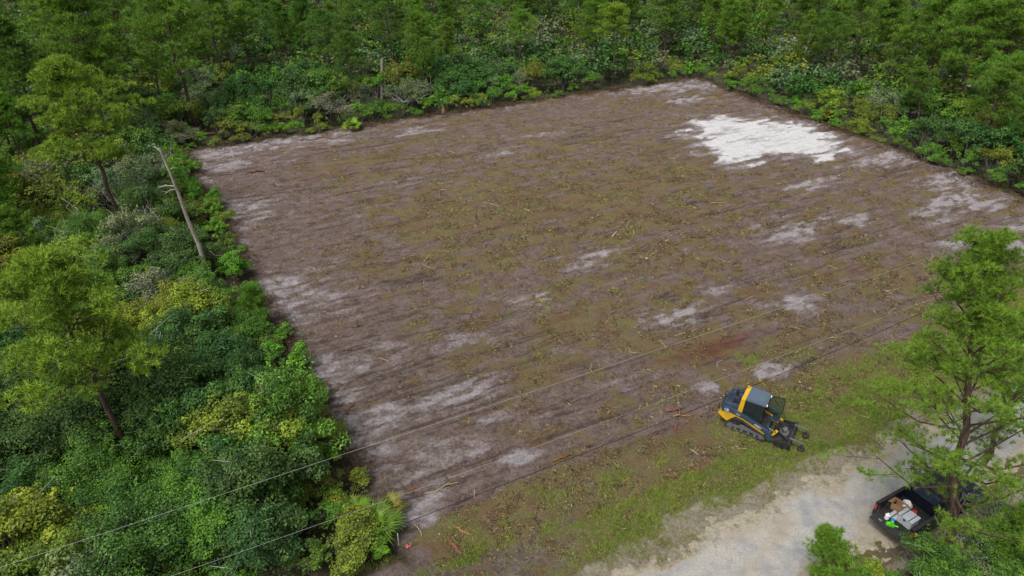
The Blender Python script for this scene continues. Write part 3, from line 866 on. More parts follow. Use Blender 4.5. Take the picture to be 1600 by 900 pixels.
counts = dict(oak=0, shrub=0, pine=0)
far_parts = []
edge_ord = {}
CW = {'dark': 'dark green', 'mid': 'mid-green', 'olive': 'olive-yellow', 'grey': 'grey-green twiggy', 'bright': 'bright green', 'yellow': 'yellowish green'}
def jit(c, a=.14):
    k = rng.uniform(1 - a, 1 + a, 3); return tuple(float(c[i] * k[i]) for i in range(3))
LOWN = make_oak(290, 1.9, 3.6, 23, 11, .38)
LOWS = make_oak(291, 1.3, 2.2, 15, 11, .31)
LOWP = make_pine(292, 9, .42, 1.9, 18, 4, 5, 6, nl=.38, nw=.07)
def mesh_np(me):
    v = np.empty(len(me.vertices) * 3, np.float32); me.vertices.foreach_get('co', v)
    t = np.empty(len(me.vertices), np.float32); me.attributes['tone'].data.foreach_get('value', t)
    return v.reshape(-1, 3), t
lown, lows, lowp = mesh_np(LOWN['crown']), mesh_np(LOWS['crown']), mesh_np(LOWP['crown'])
far_pine = []
for (dist, x, y, u, v, d) in pts:
    hz = float(fbm(x / 9, y / 9, 13, 3)); h2 = float(fbm(x / 5, y / 5, 2, 2)); r = rng.random()
    left_near = v < 54 and u < 0
    # which kind grows here
    pine_p = (0 if d < 14 or v < 30 else .08) if left_near else (0.16 if (u > 68 or u < -2) else (.035 if v < 75 else .10))
    if d > 4 and r < pine_p: kind = 'pine'
    elif d < 1.8 + 1.5 * h2 or rng.random() < .30: kind = 'shrub'
    else: kind = 'oak'
    s = rng.uniform(.75, 1.3) * (1.18 if v > 56 or u > 66 else 1.0)
    if kind == 'oak':
        q_ = rng.random() + (hz - .5) * 1.6 - (.28 if left_near and v < 18 and d > 4 else 0) - (.2 if v > 66 else 0)  # near-left oaks picked darker green: the corner's shade put into their leaf colour
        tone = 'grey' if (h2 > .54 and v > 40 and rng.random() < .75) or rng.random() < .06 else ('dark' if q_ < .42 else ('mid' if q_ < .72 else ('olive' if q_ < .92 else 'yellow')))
        if left_near and v < 14: s *= 1.3
        elif left_near: s *= 1.1
    elif kind == 'shrub':
        tone = 'bright' if rng.random() < .28 else ('olive' if hz > .52 else ('yellow' if rng.random() < .10 else 'mid'))
        s *= 1.15 if d > 2 else .95
    else:
        tone = 'mid'; s = rng.uniform(.75, 1.2)
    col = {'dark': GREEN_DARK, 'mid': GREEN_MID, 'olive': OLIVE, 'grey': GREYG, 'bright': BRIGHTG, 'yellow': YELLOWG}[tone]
    if kind == 'pine': col = PINE_D if rng.random() < .5 else PINE_M
    col = jit(col); rz = rng.uniform(0, 6.28)
    if counts[kind] < 295:
        counts[kind] += 1
        z = -0.15
        zn = zone(u, v, d, x, y)
        if kind == 'pine':
            o = place_tree('pine_tree', PINE[rng.integers(5)], (x, y, z), (rng.normal() * .06, rng.normal() * .06, 1), s, rz, col)
            lb = '%s pine %s' % ('tall' if s > 1 else 'smaller', zn); cat = 'pine tree'
        elif kind == 'oak':
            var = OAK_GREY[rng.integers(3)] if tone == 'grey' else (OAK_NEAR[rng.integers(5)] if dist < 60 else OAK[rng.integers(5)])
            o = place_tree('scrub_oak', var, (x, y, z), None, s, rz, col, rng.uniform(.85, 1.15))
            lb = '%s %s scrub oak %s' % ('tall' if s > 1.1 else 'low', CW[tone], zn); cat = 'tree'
        else:
            var = BRIGHT[rng.integers(2)] if (tone == 'bright' and rng.random() < .6) else SHRUB[rng.integers(4)]
            o = place_tree('shrub', var, (x, y, z), None, s, rz, col, rng.uniform(.8, 1.15))
            lb = '%s %s leafy shrub %s' % ('taller' if s > 1.1 else 'low', CW[tone], zn); cat = 'shrub'
        tag(o, lb, cat, '%ss %s' % (cat, zn))
    else:
        src = lowp if kind == 'pine' else (lown if kind == 'oak' else lows)
        c, s_ = math.cos(rz), math.sin(rz)
        vv = src[0] @ np.array([[c, s_, 0], [-s_, c, 0], [0, 0, 1]], np.float32) * s + np.array([x, y, -.15], np.float32)
        k = src[1][:, None]; cl = np.array(col)[None, :] * (np.array([.42, .47, .52]) * (1 - k) + np.array([1.6, 1.5, .92]) * k)
        (far_pine if kind == 'pine' else far_parts).append((vv, cl))
print('kinds', counts, len(far_parts), len(far_pine))
if far_parts:
    V_ = np.vstack([p[0] for p in far_parts]); c_ = np.vstack([p[1] for p in far_parts])
    tag(obj('distant_scrub', np_mesh('distant_scrub', V_, np.arange(len(V_)).reshape(-1, 4), M['blade'], dict(col=c_))),
        'mass of scrub trees and shrubs far behind the clearing', 'woodland', kind='stuff')
if far_pine:
    V_ = np.vstack([p[0] for p in far_pine]); c_ = np.vstack([p[1] for p in far_pine])
    tag(obj('distant_pines', np_mesh('distant_pines', V_, np.arange(len(V_)).reshape(-1, 3), M['blade'], dict(col=c_))),
        'mass of pine crowns far behind the clearing', 'woodland', kind='stuff')

for (px, rr_) in (((1550, 128), 3.4), ((1225, 58), 2.2)):
    c0 = G(*px); th_ = np.linspace(0, 2 * np.pi, 40, endpoint=False); rs_ = np.linspace(0, 1, 8)
    TH, RS2 = np.meshgrid(th_, rs_, indexing='ij'); rad_ = rr_ * RS2 * (0.7 + .6 * vn(np.cos(TH) * 2 + 5, np.sin(TH) * 2 + 5, 4))
    vv_ = np.stack([c0.x + np.cos(TH) * rad_ * 1.4, c0.y + np.sin(TH) * rad_, .12 - .3 * RS2 ** 3 + 0 * TH], -1).reshape(-1, 3)
    i_, j_ = np.meshgrid(np.arange(40), np.arange(7), indexing='ij')
    ff_ = np.stack([i_ * 8 + j_, ((i_ + 1) % 40) * 8 + j_, ((i_ + 1) % 40) * 8 + j_ + 1, i_ * 8 + j_ + 1], -1).reshape(-1, 4)
    tag(obj('sand_opening', np_mesh('sand_opening', vv_, ff_, simple('pale_sand', (.50, .49, .48), .95, 0, .15, 2), smooth=True)), kind='structure')

# undergrowth between the stems
uc, un_, ucol = [], [], []
n = 200000
y = 14 + 110 * rng.random(n) ** 1.7; x = rng.uniform(-95, 100, n) * (0.3 + y / 150)
u, v = to_lot(x, y)
dd = np.maximum(np.maximum(lot_left(v) - u, u - 63.5), v - 54.0)
ok = ((u < 0) & (v > -0.3) | (v > 54) | ((u > 63.5) & (v > -3))) & (dd > -0.1 + 0.8 * vn(u / 2.2, v / 2.2, 6))
for o, r in OPEN: ok &= (x - o.x) ** 2 + (y - o.y) ** 2 > r * r * .8
x, y, dd = x[ok], y[ok], dd[ok]; n = len(x)
z = rng.random(n) ** 1.6 * np.clip(.25 + dd * .35, .2, 1.0) * (0.4 + 1.0 * vn(x / 1.5, y / 1.5, 4)) + .0
nr = rng.normal(size=(n, 3)) * .6 + np.array([0, 0, .8]); nr /= np.linalg.norm(nr, axis=1, keepdims=True)
V_, F_ = leaf_quads(np.stack([x, y, z], -1), nr, rng.uniform(.10, .24, n), rng, .6)
hue = fbm(x / 4, y / 4, 1)[:, None]
cl = np.array([.06, .13, .03]) * (1 - hue) + np.array([.16, .22, .045]) * hue
cl = cl * rng.uniform(.6, 1.5, (n, 1))
brown = rng.random(n) < .12; cl[brown] = np.array([.10, .07, .04])
tag(obj('undergrowth', np_mesh('undergrowth', V_, F_, M['blade'], dict(col=np.repeat(cl, 4, 0)))), 'low leafy undergrowth covering the floor of the wood', 'undergrowth', kind='stuff')

# ------------------------------------------------------------------ single dead trees and special plants
def dead_tree(name, base_px, top_px, r0, r1, mat, stubs, label, cat, seed, taper_pts=7):
    b, ax = lean(base_px, top_px)
    rg = np.random.default_rng(seed)
    ln = ax.length; zz = np.linspace(0, 1, taper_pts)
    wob = rg.normal(size=(taper_pts, 2)) * .006 * ln; wob[0] = 0
    path = np.stack([wob[:, 0], wob[:, 1], zz * ln - .3 * (zz == 0)], -1)
    root = empty(name, b)
    root.rotation_mode = 'QUATERNION'; root.rotation_quaternion = Vector((0, 0, 1)).rotation_difference(ax.normalized())
    v_, f_ = tube_np(path, r0 + (r1 - r0) * zz, 8)
    obj('trunk', np_mesh('trunk', v_, f_, mat, smooth=True), root)
    for (t, az, l, dz) in stubs:
        o = np.array([np.interp(t, zz, path[:, i]) for i in range(3)])
        d = np.array([math.cos(az), math.sin(az), dz]); d /= np.linalg.norm(d)
        p1 = o + d * l * .5 + rg.normal(size=3) * .06 * l; p2 = o + d * l + np.array([0, 0, -.12 * l]) + rg.normal(size=3) * .08 * l
        pr = [tube_np([o, p1, p2], [.035, .026, .01], 5)]
        for j in range(2):
            q = o + (p2 - o) * rg.uniform(.4, .8)
            pr.append(tube_np([q, q + d * l * .2 + rg.normal(size=3) * .14 * l, q + d * l * .3 + rg.normal(size=3) * .2 * l], [.016, .012, .005], 4))
        v2, f2 = join_np(pr)
        obj('branch', np_mesh('branch', v2, f2, M['dead_wood'], smooth=True), root)
    return tag(root, label, cat)

dead_tree('dead_snag', (333, 445), (250, 230), .17, .08, M['snag_wood'], [(.97, 2.5, .8, .5), (.74, 3.0, 1.1, .1), (.72, 4.0, .8, .2), (.62, 2.0, .6, .2), (.85, .4, .4, .4)],
          'bare grey-brown dead trunk leaning over the left edge of the clearing', 'dead tree', 1)
dead_tree('fallen_pine', (338, 612), (178, 520), .17, .11, M['red_wood'], [(.35, 2.2, 1.3, .2), (.42, 4.4, 1.2, -.2), (.55, 1.8, 1.2, .3), (.6, 4.9, 1.4, -.2), (.75, 4.2, 1.0, -.1)],
          'reddish dead pine leaning steeply in the thicket with white bare branches', 'dead tree', 2)
dead_tree('dead_snag', (597, 152), (597, 92), .22, .16, M['snag_wood'], [], 'pale grey standing dead trunk behind the far edge of the clearing', 'dead tree', 3)
dead_tree('dead_snag', (1252, 108), (1270, 42), .20, .14, M['snag_wood'], [], 'pale pole-like dead trunk leaning in the wood behind the white sand', 'dead tree', 4)
dead_tree('dead_snag', (242, 490), (238, 440), .07, .04, M['dead_wood'], [(.95, 2.6, 1.3, .3), (.9, 3.1, .9, .5)], 'thin pale dead stem with a drooping branch left of the reddish leaning pine', 'dead tree', 5)

def frond_mesh(seed):
    rg = np.random.default_rng(seed)
    tv, tf, tn = [], [], []
    pl = 0.55
    pet = tube_np([[0, 0, 0], [pl * .5, 0, .1], [pl, 0, .12]], [.014, .012, .010], 4)
    n = 18; V_, F_ = [], []
    for i in range(n):
        a = (i / (n - 1) - .5) * 3.7
        l = .58 * (1 - .12 * abs(a)) * rg.uniform(.9, 1.08); w = .034
        d = np.array([math.cos(a), math.sin(a), .10]); s_ = np.array([-math.sin(a), math.cos(a), 0])
        o = np.array([pl, 0, .12]); m_ = o + d * l * .55 + np.array([0, 0, .03]); e = o + d * l + np.array([0, 0, -.12 * rg.uniform(.4, 1.6)])
        k = len(V_); V_ += [o - s_ * .006, o + s_ * .006, m_ + s_ * w, m_ - s_ * w, e + s_ * .004, e - s_ * .004]
        F_ += [[k, k + 1, k + 2, k + 3], [k + 3, k + 2, k + 4, k + 5]]
    v_, f_ = join_np([pet, (np.array(V_), np.array(F_))])
    t = np.concatenate([np.full(len(pet[0]), .3), np.repeat(rg.uniform(.2, .9, n), 6)])
    return np_mesh('frond', v_, f_, M['leaf'], dict(tone=t))
FROND = [frond_mesh(i) for i in range(3)]
def palmetto(px, s, nf, label, seed, group=None, col=(.10, .19, .03)):
    rg = np.random.default_rng(seed); b = G(*px)
    root = empty('saw_palmetto', (b.x, b.y, .02)); root.scale = (s, s, s)
    cr = MB().tube([(-.25, .05, -.05), (-.1, 0, .06), (0, 0, .16)], [.09, .08, .06], 7); cr.build('stem', M['red_wood'], root)
    for i in range(nf):
        f = obj('frond', FROND[i % 3], root)
        el = rg.uniform(.15, 1.15); f.location = (0, 0, .12)
        f.rotation_euler = (rg.uniform(-.3, .3), -el, i * 2.399 + rg.uniform(-.3, .3)); f.scale = (rg.uniform(.8, 1.2),) * 3
        k = rg.uniform(.75, 1.3); f.color = (col[0] * k, col[1] * k, col[2] * k, 1) if rg.random() > .14 else (.28, .20, .06, 1)
    return tag(root, label, 'palmetto', group)
palmetto((588, 838), 1.25, 20, 'big saw palmetto at the near left corner of the clearing', 1)
palmetto((556, 812), 1.0, 16, 'saw palmetto half under the shrubs beside the near left corner', 2)
palmetto((612, 800), .8, 12, 'small drying saw palmetto on the sand edge above the near left corner', 3, col=(.17, .17, .05))
palmetto((352, 892), 1.2, 18, 'saw palmetto under the oaks at the bottom edge, below the lower wire', 4)
palmetto((372, 882), .9, 12, 'lighter saw palmetto beside the one at the bottom edge', 5, col=(.15, .22, .04))
palmetto((140, 893), 1.1, 16, 'saw palmetto in the bottom left, under the dark oaks', 6)
palmetto((298, 217), 1.3, 18, 'rounded bright saw palmetto at the far left corner of the clearing', 7, col=(.12, .22, .03))
palmetto((550, 204), 1.2, 14, 'saw palmetto at the far edge, left part', 8, col=(.12, .24, .03))
palmetto((825, 150), 1.2, 14, 'saw palmetto at the far edge left of the umbrella-crowned pine', 9, col=(.12, .22, .03))
palmetto((1290, 188), 1.3, 16, 'yellowish saw palmetto at the right edge beside the white sand', 10, col=(.19, .23, .04))
palmetto((1345, 212), 1.3, 16, 'saw palmetto at the right edge, below the yellowish one', 11, col=(.15, .21, .05))

# plants south of the road, around the pickup and the near pine
def plant_at(name, var, px, s, col, label, cat, rz=0.0, zs=1.0):
    b = G(*px); b.z = -.05
    return tag(place_tree(name, var, b, None, s, rz, col, zs), label, cat)
plant_at('scrub_oak', OAK_GREY[0], (1500, 905), .85, GREYG, 'grey-green oak with white bare branches right of the near pine trunk', 'tree', .5)
plant_at('scrub_oak', OAK_NEAR[1], (1450, 925), .85, GREEN_MID, 'green oak bush left of the near pine trunk at the bottom edge', 'tree', 1.5)
plant_at('scrub_oak', OAK_NEAR[2], (1560, 915), 1.0, GREEN_MID, 'green oak bush at the bottom edge right of the near pine trunk', 'tree', 2.5)
plant_at('scrub_oak', OAK_GREY[2], (1548, 845), .95, GREYG, 'grey-green oak beside the front of the pickup', 'tree', 3.3)
plant_at('shrub', BRIGHT[0], (1272, 930), .8, BRIGHTG, 'bright green shrub at the bottom edge beside the gravel road', 'shrub', 1.0)
plant_at('shrub', SHRUB[1], (1390, 945), .9, GREEN_MID, 'leafy green shrub below the pickup at the bottom edge', 'shrub', 1.9)
plant_at('shrub', SHRUB[2], (1345, 925), 1.1, YELLOWG, 'yellow-green shrub between the bottom edge and the pickup', 'shrub', 2.9)
n = 9000
u = rng.uniform(12, 40, n); v = -11.2 - 5 * rng.random(n) ** .8; keep = vn(u / 1.5, v / 1.5, 7) > .35; u, v = u[keep], v[keep]; n = len(u)
x = ORG[0] + UU[0] * u + VV[0] * v; y = ORG[1] + UU[1] * u + VV[1] * v
nr = rng.normal(size=(n, 3)) * .6 + np.array([0, 0, .8]); nr /= np.linalg.norm(nr, axis=1, keepdims=True)
V_, F_ = leaf_quads(np.stack([x, y, rng.random(n) ** 2 * .5], -1), nr, rng.uniform(.06, .16, n), rng, .6)
cl = np.where(rng.random((n, 1)) < .35, np.array([[.12, .085, .05]]), np.array([[.10, .17, .035]])) * rng.uniform(.6, 1.4, (n, 1))
tag(obj('roadside_weeds', np_mesh('roadside_weeds', V_, F_, M['blade'], dict(col=np.repeat(cl, 4, 0)))), 'low weeds and leaf litter on the ground beside the pickup', 'weeds', kind='stuff')
for k, (px, s) in enumerate([((1440, 880), 1.0)]):
    b = G(*px); rg = np.random.default_rng(40 + k); pr = []
    root_p = [np.array([0, 0, .1])]
    for (x0, y0, z0, x1, y1, z1) in [(0, 0, .3, 1.4, .9, 1.9), (.2, 0, .4, 2.8, .7, 2.1), (.3, .1, .5, 1.9, -.6, 1.5), (0, 0, .2, -.9, -.5, 1.0)]:
        a, c = np.array([x0, y0, z0]), np.array([x1, y1, z1]); m_ = (a + c) / 2 + rg.normal(size=3) * .15
        pr.append(tube_np([a, m_, c], [.045, .032, .012], 5))
        for j in range(3):
            q = m_ + (c - m_) * rg.uniform(0, .9); pr.append(tube_np([q, q + rg.normal(size=3) * .25 + (c - a) * .08, q + rg.normal(size=3) * .35 + (c - a) * .16], [.018, .013, .006], 4))
    v_, f_ = join_np(pr)
    o = obj('dead_branch', np_mesh('dead_branch', v_, f_, M['dead_wood'], smooth=True)); o.location = (b.x, b.y, .1)
    tag(o, 'pale bare dead branches lying across the bushes under the near pine', 'branch')

# ------------------------------------------------------------------ overhead wires along the road
def wire(name, us_, zs_, v0, r, col, label):
    pl = [lot(u_, v0, z_) for u_, z_ in zip(us_, zs_)]
    m = simple(name + '_metal', col, .5, 0.3, .1)
    mb = MB().tube([tuple(p) for p in pl], r, 6)
    tag(mb.build(name, m), label, 'wire', 'overhead wires along the road')
uu_ = np.linspace(-40, 75, 70)
wire('power_line', uu_, 10.62 + .00022 * (uu_ - 14) ** 2, -5.0, .0043, (.42, .42, .41), 'upper pale overhead wire crossing the thicket and the clearing')
wire('power_line', uu_, 7.93 + .00075 * (uu_ - 14) ** 2 * (uu_ < 14) + .0003 * (uu_ - 14) ** 2 * (uu_ >= 14), -5.0, .0043, (.40, .40, .39), 'lower pale overhead wire crossing the near left corner of the clearing')
wire('power_line', uu_, 6.72 + .0018 * np.clip(uu_ - 8, 0, 99) ** 2, -5.0, .014, (.02, .02, .02), 'black overhead wire passing above the yellow track loader')

# ------------------------------------------------------------------ litter: chips, twigs, grass
n = 1000000
u = rng.uniform(-2.5, 64, n); v = rng.uniform(-4.5, 54.5, n)
keep = rng.random(n) < np.clip(1.25 - np.hypot(u - 8, v + 12) / 70, .36, 1)
keep &= rng.random(n) < np.clip((fbm(u / 1.1, v / .7, 10, 3) - .36) * 6, .1, 1)
u, v = u[keep], v[keep]
sa, mu, gra, wh = lot_masks(u, v)
clus = fbm(u / 1.1, v / .7, 10, 3)
p = (0.10 + 1.0 * np.clip(mu, 0, 1)) * (1 - .93 * np.clip(wh * 1.3, 0, 1)) * np.clip((clus - .40) * 5.0, .05, 1.0) * (1 - .6 * np.clip(sa, 0, 1))
p *= (u > lot_left(v) + .2)
keep = rng.random(len(u)) < p
u, v, clus = u[keep], v[keep], clus[keep]; n = len(u)
z = lot_height(u, v) + .02
a = rng.uniform(0, np.pi, n); ln = rng.uniform(.05, .18, n) * (1 + (rng.random(n) < .07) * rng.uniform(1, 3.5, n)); wd = rng.uniform(.008, .026, n) + .03 * (rng.random(n) < .06)
x = ORG[0] + UU[0] * u + VV[0] * v; y = ORG[1] + UU[1] * u + VV[1] * v
tl = rng.normal(size=n) * .22
d = np.stack([np.cos(a), np.sin(a), tl], -1) * ln[:, None] * .5; s_ = np.stack([-np.sin(a), np.cos(a), rng.normal(size=n) * .5], -1) * wd[:, None] * .5
big_ = 1 + .25 * sstep(30, 65, np.hypot(x, y))
d = d * big_[:, None]; s_ = s_ * (big_ ** 1.3)[:, None]
cc = np.stack([x, y, z + np.abs(tl) * ln * .5], -1)
V_ = np.stack([cc - d - s_, cc + d - s_ * .5, cc + d + s_ * .5, cc - d + s_], 1).reshape(-1, 3)
pal = np.array([[.085, .058, .034], [.17, .115, .06], [.29, .22, .11], [.21, .095, .05], [.24, .26, .06], [.44, .38, .25], [.030, .022, .015], [.14, .20, .035]])
green_z = fbm(u / 2.5, v / 2, 12, 3); red_z = fbm(u / 2.2, v / 1.6, 3, 3)
W8 = np.stack([np.full(n, .26), np.full(n, .24), np.full(n, .12), .05 + 1.2 * np.clip(red_z - .54, 0, 1), .05 + 1.3 * np.clip(green_z - .5, 0, 1), np.full(n, .022), np.full(n, .30), .02 + .5 * np.clip(green_z - .52, 0, 1)], -1)
W8 /= W8.sum(1, keepdims=True); ci = (rng.random((n, 1)) > np.cumsum(W8, 1)).sum(1).clip(0, 7)
cl = pal[ci] * rng.uniform(.7, 1.3, (n, 1))
tag(obj('wood_chips', np_mesh('wood_chips', V_, np.arange(n * 4).reshape(n, 4), M['scrap'], dict(col=np.repeat(cl, 4, 0)))), 'shredded wood chips and twigs strewn over the cleared lot', 'wood chips', kind='stuff')
print('chips', n)

# grass blades of the verge and stray tufts
n = 95000
u = np.concatenate([rng.uniform(-4, 62, n), rng.uniform(0, 60, 9000)]); v = np.concatenate([rng.uniform(-7.0, 2.5, n), rng.uniform(0, 40, 9000)])
sa, mu, gra, wh = lot_masks(u, v)
gn = fbm(u / .7, v / .6, 4, 3)
keep = rng.random(len(u)) < np.clip((gra - .25) * 1.9, 0, 1) * np.clip((gn - .35) * 5, .05, 1)
u, v, gra = u[keep], v[keep], gra[keep]; n = len(u); nb = 6
x = ORG[0] + UU[0] * u + VV[0] * v; y = ORG[1] + UU[1] * u + VV[1] * v; z = lot_height(u, v)
ctr_ = np.stack([x, y, z - .02], -1)[:, None, :] + rng.normal(size=(n, nb, 3)) * np.array([.06, .06, 0])
dr = rng.normal(size=(n, nb, 3)) * np.array([.7, .7, 0]) + np.array([0, 0, 1.0]); dr /= np.linalg.norm(dr, axis=2, keepdims=True)
hh = (.10 + .22 * fbm(u / 1.2, v / 1, 6)[:, None, None] * np.clip(gra, .3, 1)[:, None, None]) * rng.uniform(.6, 1.3, (n, nb, 1))
sd2 = np.cross(dr, rng.normal(size=(n, nb, 3))); sd2 /= np.linalg.norm(sd2, axis=2, keepdims=True)
V_ = np.stack([ctr_ - sd2 * .016, ctr_ + sd2 * .016, ctr_ + dr * hh], 2).reshape(-1, 3)
g1 = fbm(u / 2.2, v / 1.4, 11)[:, None]
cl = (np.array([.14, .25, .035]) * (1 - g1) + np.array([.32, .36, .075]) * g1)[:, None, :] * rng.uniform(.7, 1.3, (n, nb, 1))
dry = rng.random((n, nb)) < (.08 + .55 * sstep(-4.6, -6.0, v))[:, None]; cl[dry] = np.array([.26, .21, .10])
cl = np.repeat(cl.reshape(-1, 3), 3, 0)
tag(obj('verge_grass', np_mesh('verge_grass', V_, np.arange(len(V_)).reshape(-1, 3), M['blade'], dict(col=cl))), 'short rough grass growing on the verge beside the gravel road', 'grass', kind='stuff')
print('grass', n)

# brush pushed up along the edges of the lot
n = 42000
t = rng.random(n); side = rng.random(n)
u = np.where(side < .36, 0, np.where(side < .70, t * 64, 63.2)); v = np.where(side < .36, t * 54, np.where(side < .70, 54.2, t * 54))
u = np.where(side < .36, lot_left(v) - .2, u)
off = rng.normal(size=n) * .55
u = u + np.where((side < .36) | (side >= .70), off, 0); v = v + np.where((side >= .36) & (side < .70), off, 0)
keep = rng.random(n) < np.clip((fbm(u / 1.6, v / 1.6, 9, 3) - .38) * 5, .03, 1)
u, v, off = u[keep], v[keep], off[keep]; n = len(u)
x = ORG[0] + UU[0] * u + VV[0] * v; y = ORG[1] + UU[1] * u + VV[1] * v
z = lot_height(u, v) + rng.random(n) * .38 * np.exp(-off ** 2 * 2)
a = rng.uniform(0, np.pi, n); ln = rng.uniform(.10, .42, n); tl = rng.normal(size=n) * .4
d = np.stack([np.cos(a), np.sin(a), tl], -1) * ln[:, None] * .5; s_ = np.cross(d, rng.normal(size=(n, 3))); s_ /= np.linalg.norm(s_, axis=1, keepdims=True); s_ *= rng.uniform(.005, .014, n)[:, None]
s2 = np.cross(d, s_); s2 = s2 / np.linalg.norm(s2, axis=1, keepdims=True) * np.linalg.norm(s_, axis=1, keepdims=True)
cc = np.stack([x, y, z], -1)
V_ = np.stack([cc - d + s_, cc - d - s_ * .5 + s2 * .8, cc - d - s_ * .5 - s2 * .8, cc + d + s_ * .6, cc + d - s_ * .3 + s2 * .5, cc + d - s_ * .3 - s2 * .5], 1).reshape(-1, 3)
k = np.arange(n)[:, None] * 6
F_ = np.concatenate([k + np.array([[0, 1, 4, 3]]), k + np.array([[1, 2, 5, 4]]), k + np.array([[2, 0, 3, 5]])], 0)
cl = pal[rng.choice([0, 1, 2, 6, 3], n, p=[.3, .22, .1, .3, .08])] * rng.uniform(.6, 1.2, (n, 1))
tag(obj('brush_debris', np_mesh('brush_debris', V_, F_, M['scrap'], dict(col=np.repeat(cl, 6, 0)))), 'ragged row of pushed-up twigs and roots along the edges of the clearing', 'brush', kind='stuff')

# ---- single sticks, root chunks, stumps
def stick(px, l, ang, r, mat, label, name='stick', cat='stick', seed=0, group=None):
    rg = np.random.default_rng(seed); b = G(*px); u_, v_ = (float(q) for q in to_lot(b.x, b.y)); z = zlot(u_, v_)
    d = np.array([math.cos(ang), math.sin(ang), 0])
    p0 = np.array([b.x, b.y, z + r + .02])
    pts_ = [p0 + d * l * t + np.append(rg.normal(size=2) * .04 * l, abs(rg.normal()) * .03 * l) for t in (-.5, -.2, .15, .5)]
    mb = MB().tube(pts_, [r * .9, r * 1.05, r * .9, r * .55], 6)
    q = np.array(pts_[2]); mb.tube([q, q + d * l * .12 + rg.normal(size=3) * np.array([.1, .1, .03]) * l], [r * .55, r * .3], 5)
    mb.cyl(pts_[0] - d * .002, pts_[0] - d * .012, r * .9, 6)
    return tag(mb.build(name, mat), label, cat, group)
SG = 'loose sticks on the cleared ground'
STK = [((1037, 540), .8, 1.9, 'pale stick above the reddish mulch patch in the clearing'), ((889, 630), .9, 2.3, 'pale stick on grey dirt left of the reddish root pile'),
       ((924, 576), .7, 1.5, 'short upright-looking stick in the middle foreground of the clearing'), ((1122, 569), .8, .9, 'light stick just right of the reddish mulch patch'),
       ((1182, 576), 1.2, .7, 'long light stick beside the sand spot above the loader'), ((1083, 517), .8, .8, 'thin stick above right of the reddish mulch patch'),
       ((1061, 525), 1.1, .6, 'thin bent stick above the reddish mulch patch'), ((1172, 465), .9, .6, 'stick beside the small sand patch in the right half of the clearing'),
       ((691, 764), 1.5, .45, 'long reddish-tan stick near the near left corner of the clearing'), ((654, 828), .9, 2.1, 'forked grey stick near the pink ribbon'),
       ((768, 320), 1.6, 2.7, 'long tan stick in the upper middle of the clearing'), ((667, 418), .9, 2.4, 'tan stick left of the middle of the clearing'),
       ((1067, 365), 1.0, .9, 'yellowish stick in the middle of the clearing below the white sand'), ((1070, 392), 1.1, 1.4, 'reddish upright stick in the middle of the clearing'),
       ((1457, 406), 1.6, 1.0, 'long pale stick left of the near pine top'), ((1122, 319), 1.3, .0, 'pale flat stick below the white sand patch'),
       ((600, 565), .8, 2.6, 'pale stick in the left part of the clearing'), ((742, 770), .7, 1.6, 'short pale stick above the black wire near the corner'),
       ((1140, 655), .7, 2.4, 'pale stick left of the track loader'), ((560, 610), .7, .5, 'small stick beside the left edge of the clearing'),
       ((1589, 402), 2.2, 2.6, 'long orange-tan stick at the right edge of the picture'), ((1390, 455), 1.3, .3, 'stick on brown mulch left of the near pine')]
tan_w = simple('tan_wood', (.34, .27, .16), .85, 0, .3, 9)
for i, (px, l, a_, lb) in enumerate(STK):
    stick(px, l, a_, .025 if l > .9 else .022, tan_w, lb, seed=i, group=SG)

def chunk(px, s, ang, mat, label, seed, name='root_chunk', cat='root'):
    """splintered palmetto root: knobbly log with torn fibres"""
    rg = np.random.default_rng(seed); b = G(*px); u_, v_ = (float(q) for q in to_lot(b.x, b.y)); z = zlot(u_, v_)
    t = np.linspace(-.5, .5, 8); d = np.array([math.cos(ang), math.sin(ang), 0])
    path = np.array([b.x, b.y, z + .07 * s])[None, :] + d[None, :] * (t * s)[:, None] + rg.normal(size=(8, 3)) * .03 * s * np.array([1, 1, .5])
    root = empty(name, (0, 0, 0))
    v_a, f_a = tube_np(path, .06 * s * (1 - (2 * t) ** 4 * .6) * rg.uniform(.75, 1.25, 8), 8)
    obj('log', np_mesh('log', v_a, f_a, mat, smooth=True), root)
    pr = []
    for k in range(14):
        q = path[rg.integers(1, 7)]; dd_ = rg.normal(size=3) * .25 * s; dd_[2] = abs(dd_[2]) * .35
        pr.append(tube_np([q, q + dd_ * .5 + np.array([0, 0, .03]), q + dd_], [.016 * s, .012 * s, .004], 4))
    v_b, f_b = join_np(pr); obj('rootlets', np_mesh('rootlets', v_b, f_b, mat), root)
    return tag(root, label, cat)
chunk((1052, 643), 1.1, .3, M['red_wood'], 'reddish root log beside the black wire, left of the track loader', 1)
chunk((1068, 651), 1.0, .1, M['cut_wood'], 'orange split root log just below the reddish one left of the loader', 2)
chunk((1056, 668), .8, 1.3, M['red_wood'], 'reddish root piece below the pair of root logs left of the loader', 3)
chunk((876, 716), 1.0, .5, M['red_wood'], 'dark red root on the dirt beside the small white sand spot', 4)
chunk((710, 855), 1.2, 2.2, M['red_wood'], 'big red-brown root log on the grass right of the pink ribbon', 5)
chunk((722, 830), .9, 2.6, M['cut_wood'], 'orange-brown root above the big red-brown root log', 6)
chunk((548, 637), .9, 1.2, M['red_wood'], 'dark red root clump at the left edge of the clearing', 7)
chunk((645, 762), .7, .5, M['red_wood'], 'small red root piece in the near left corner', 8)
chunk((400, 270), 1.6, .2, M['red_wood'], 'reddish root pile near the far left corner of the clearing', 9)
chunk((325, 209), 1.5, .2, M['cut_wood'], 'orange freshly cut log end at the far left corner', 10, 'log', 'log')
chunk((340, 215), 1.2, .5, M['cut_wood'], 'smaller orange log piece beside the cut log at the far left corner', 11, 'log', 'log')
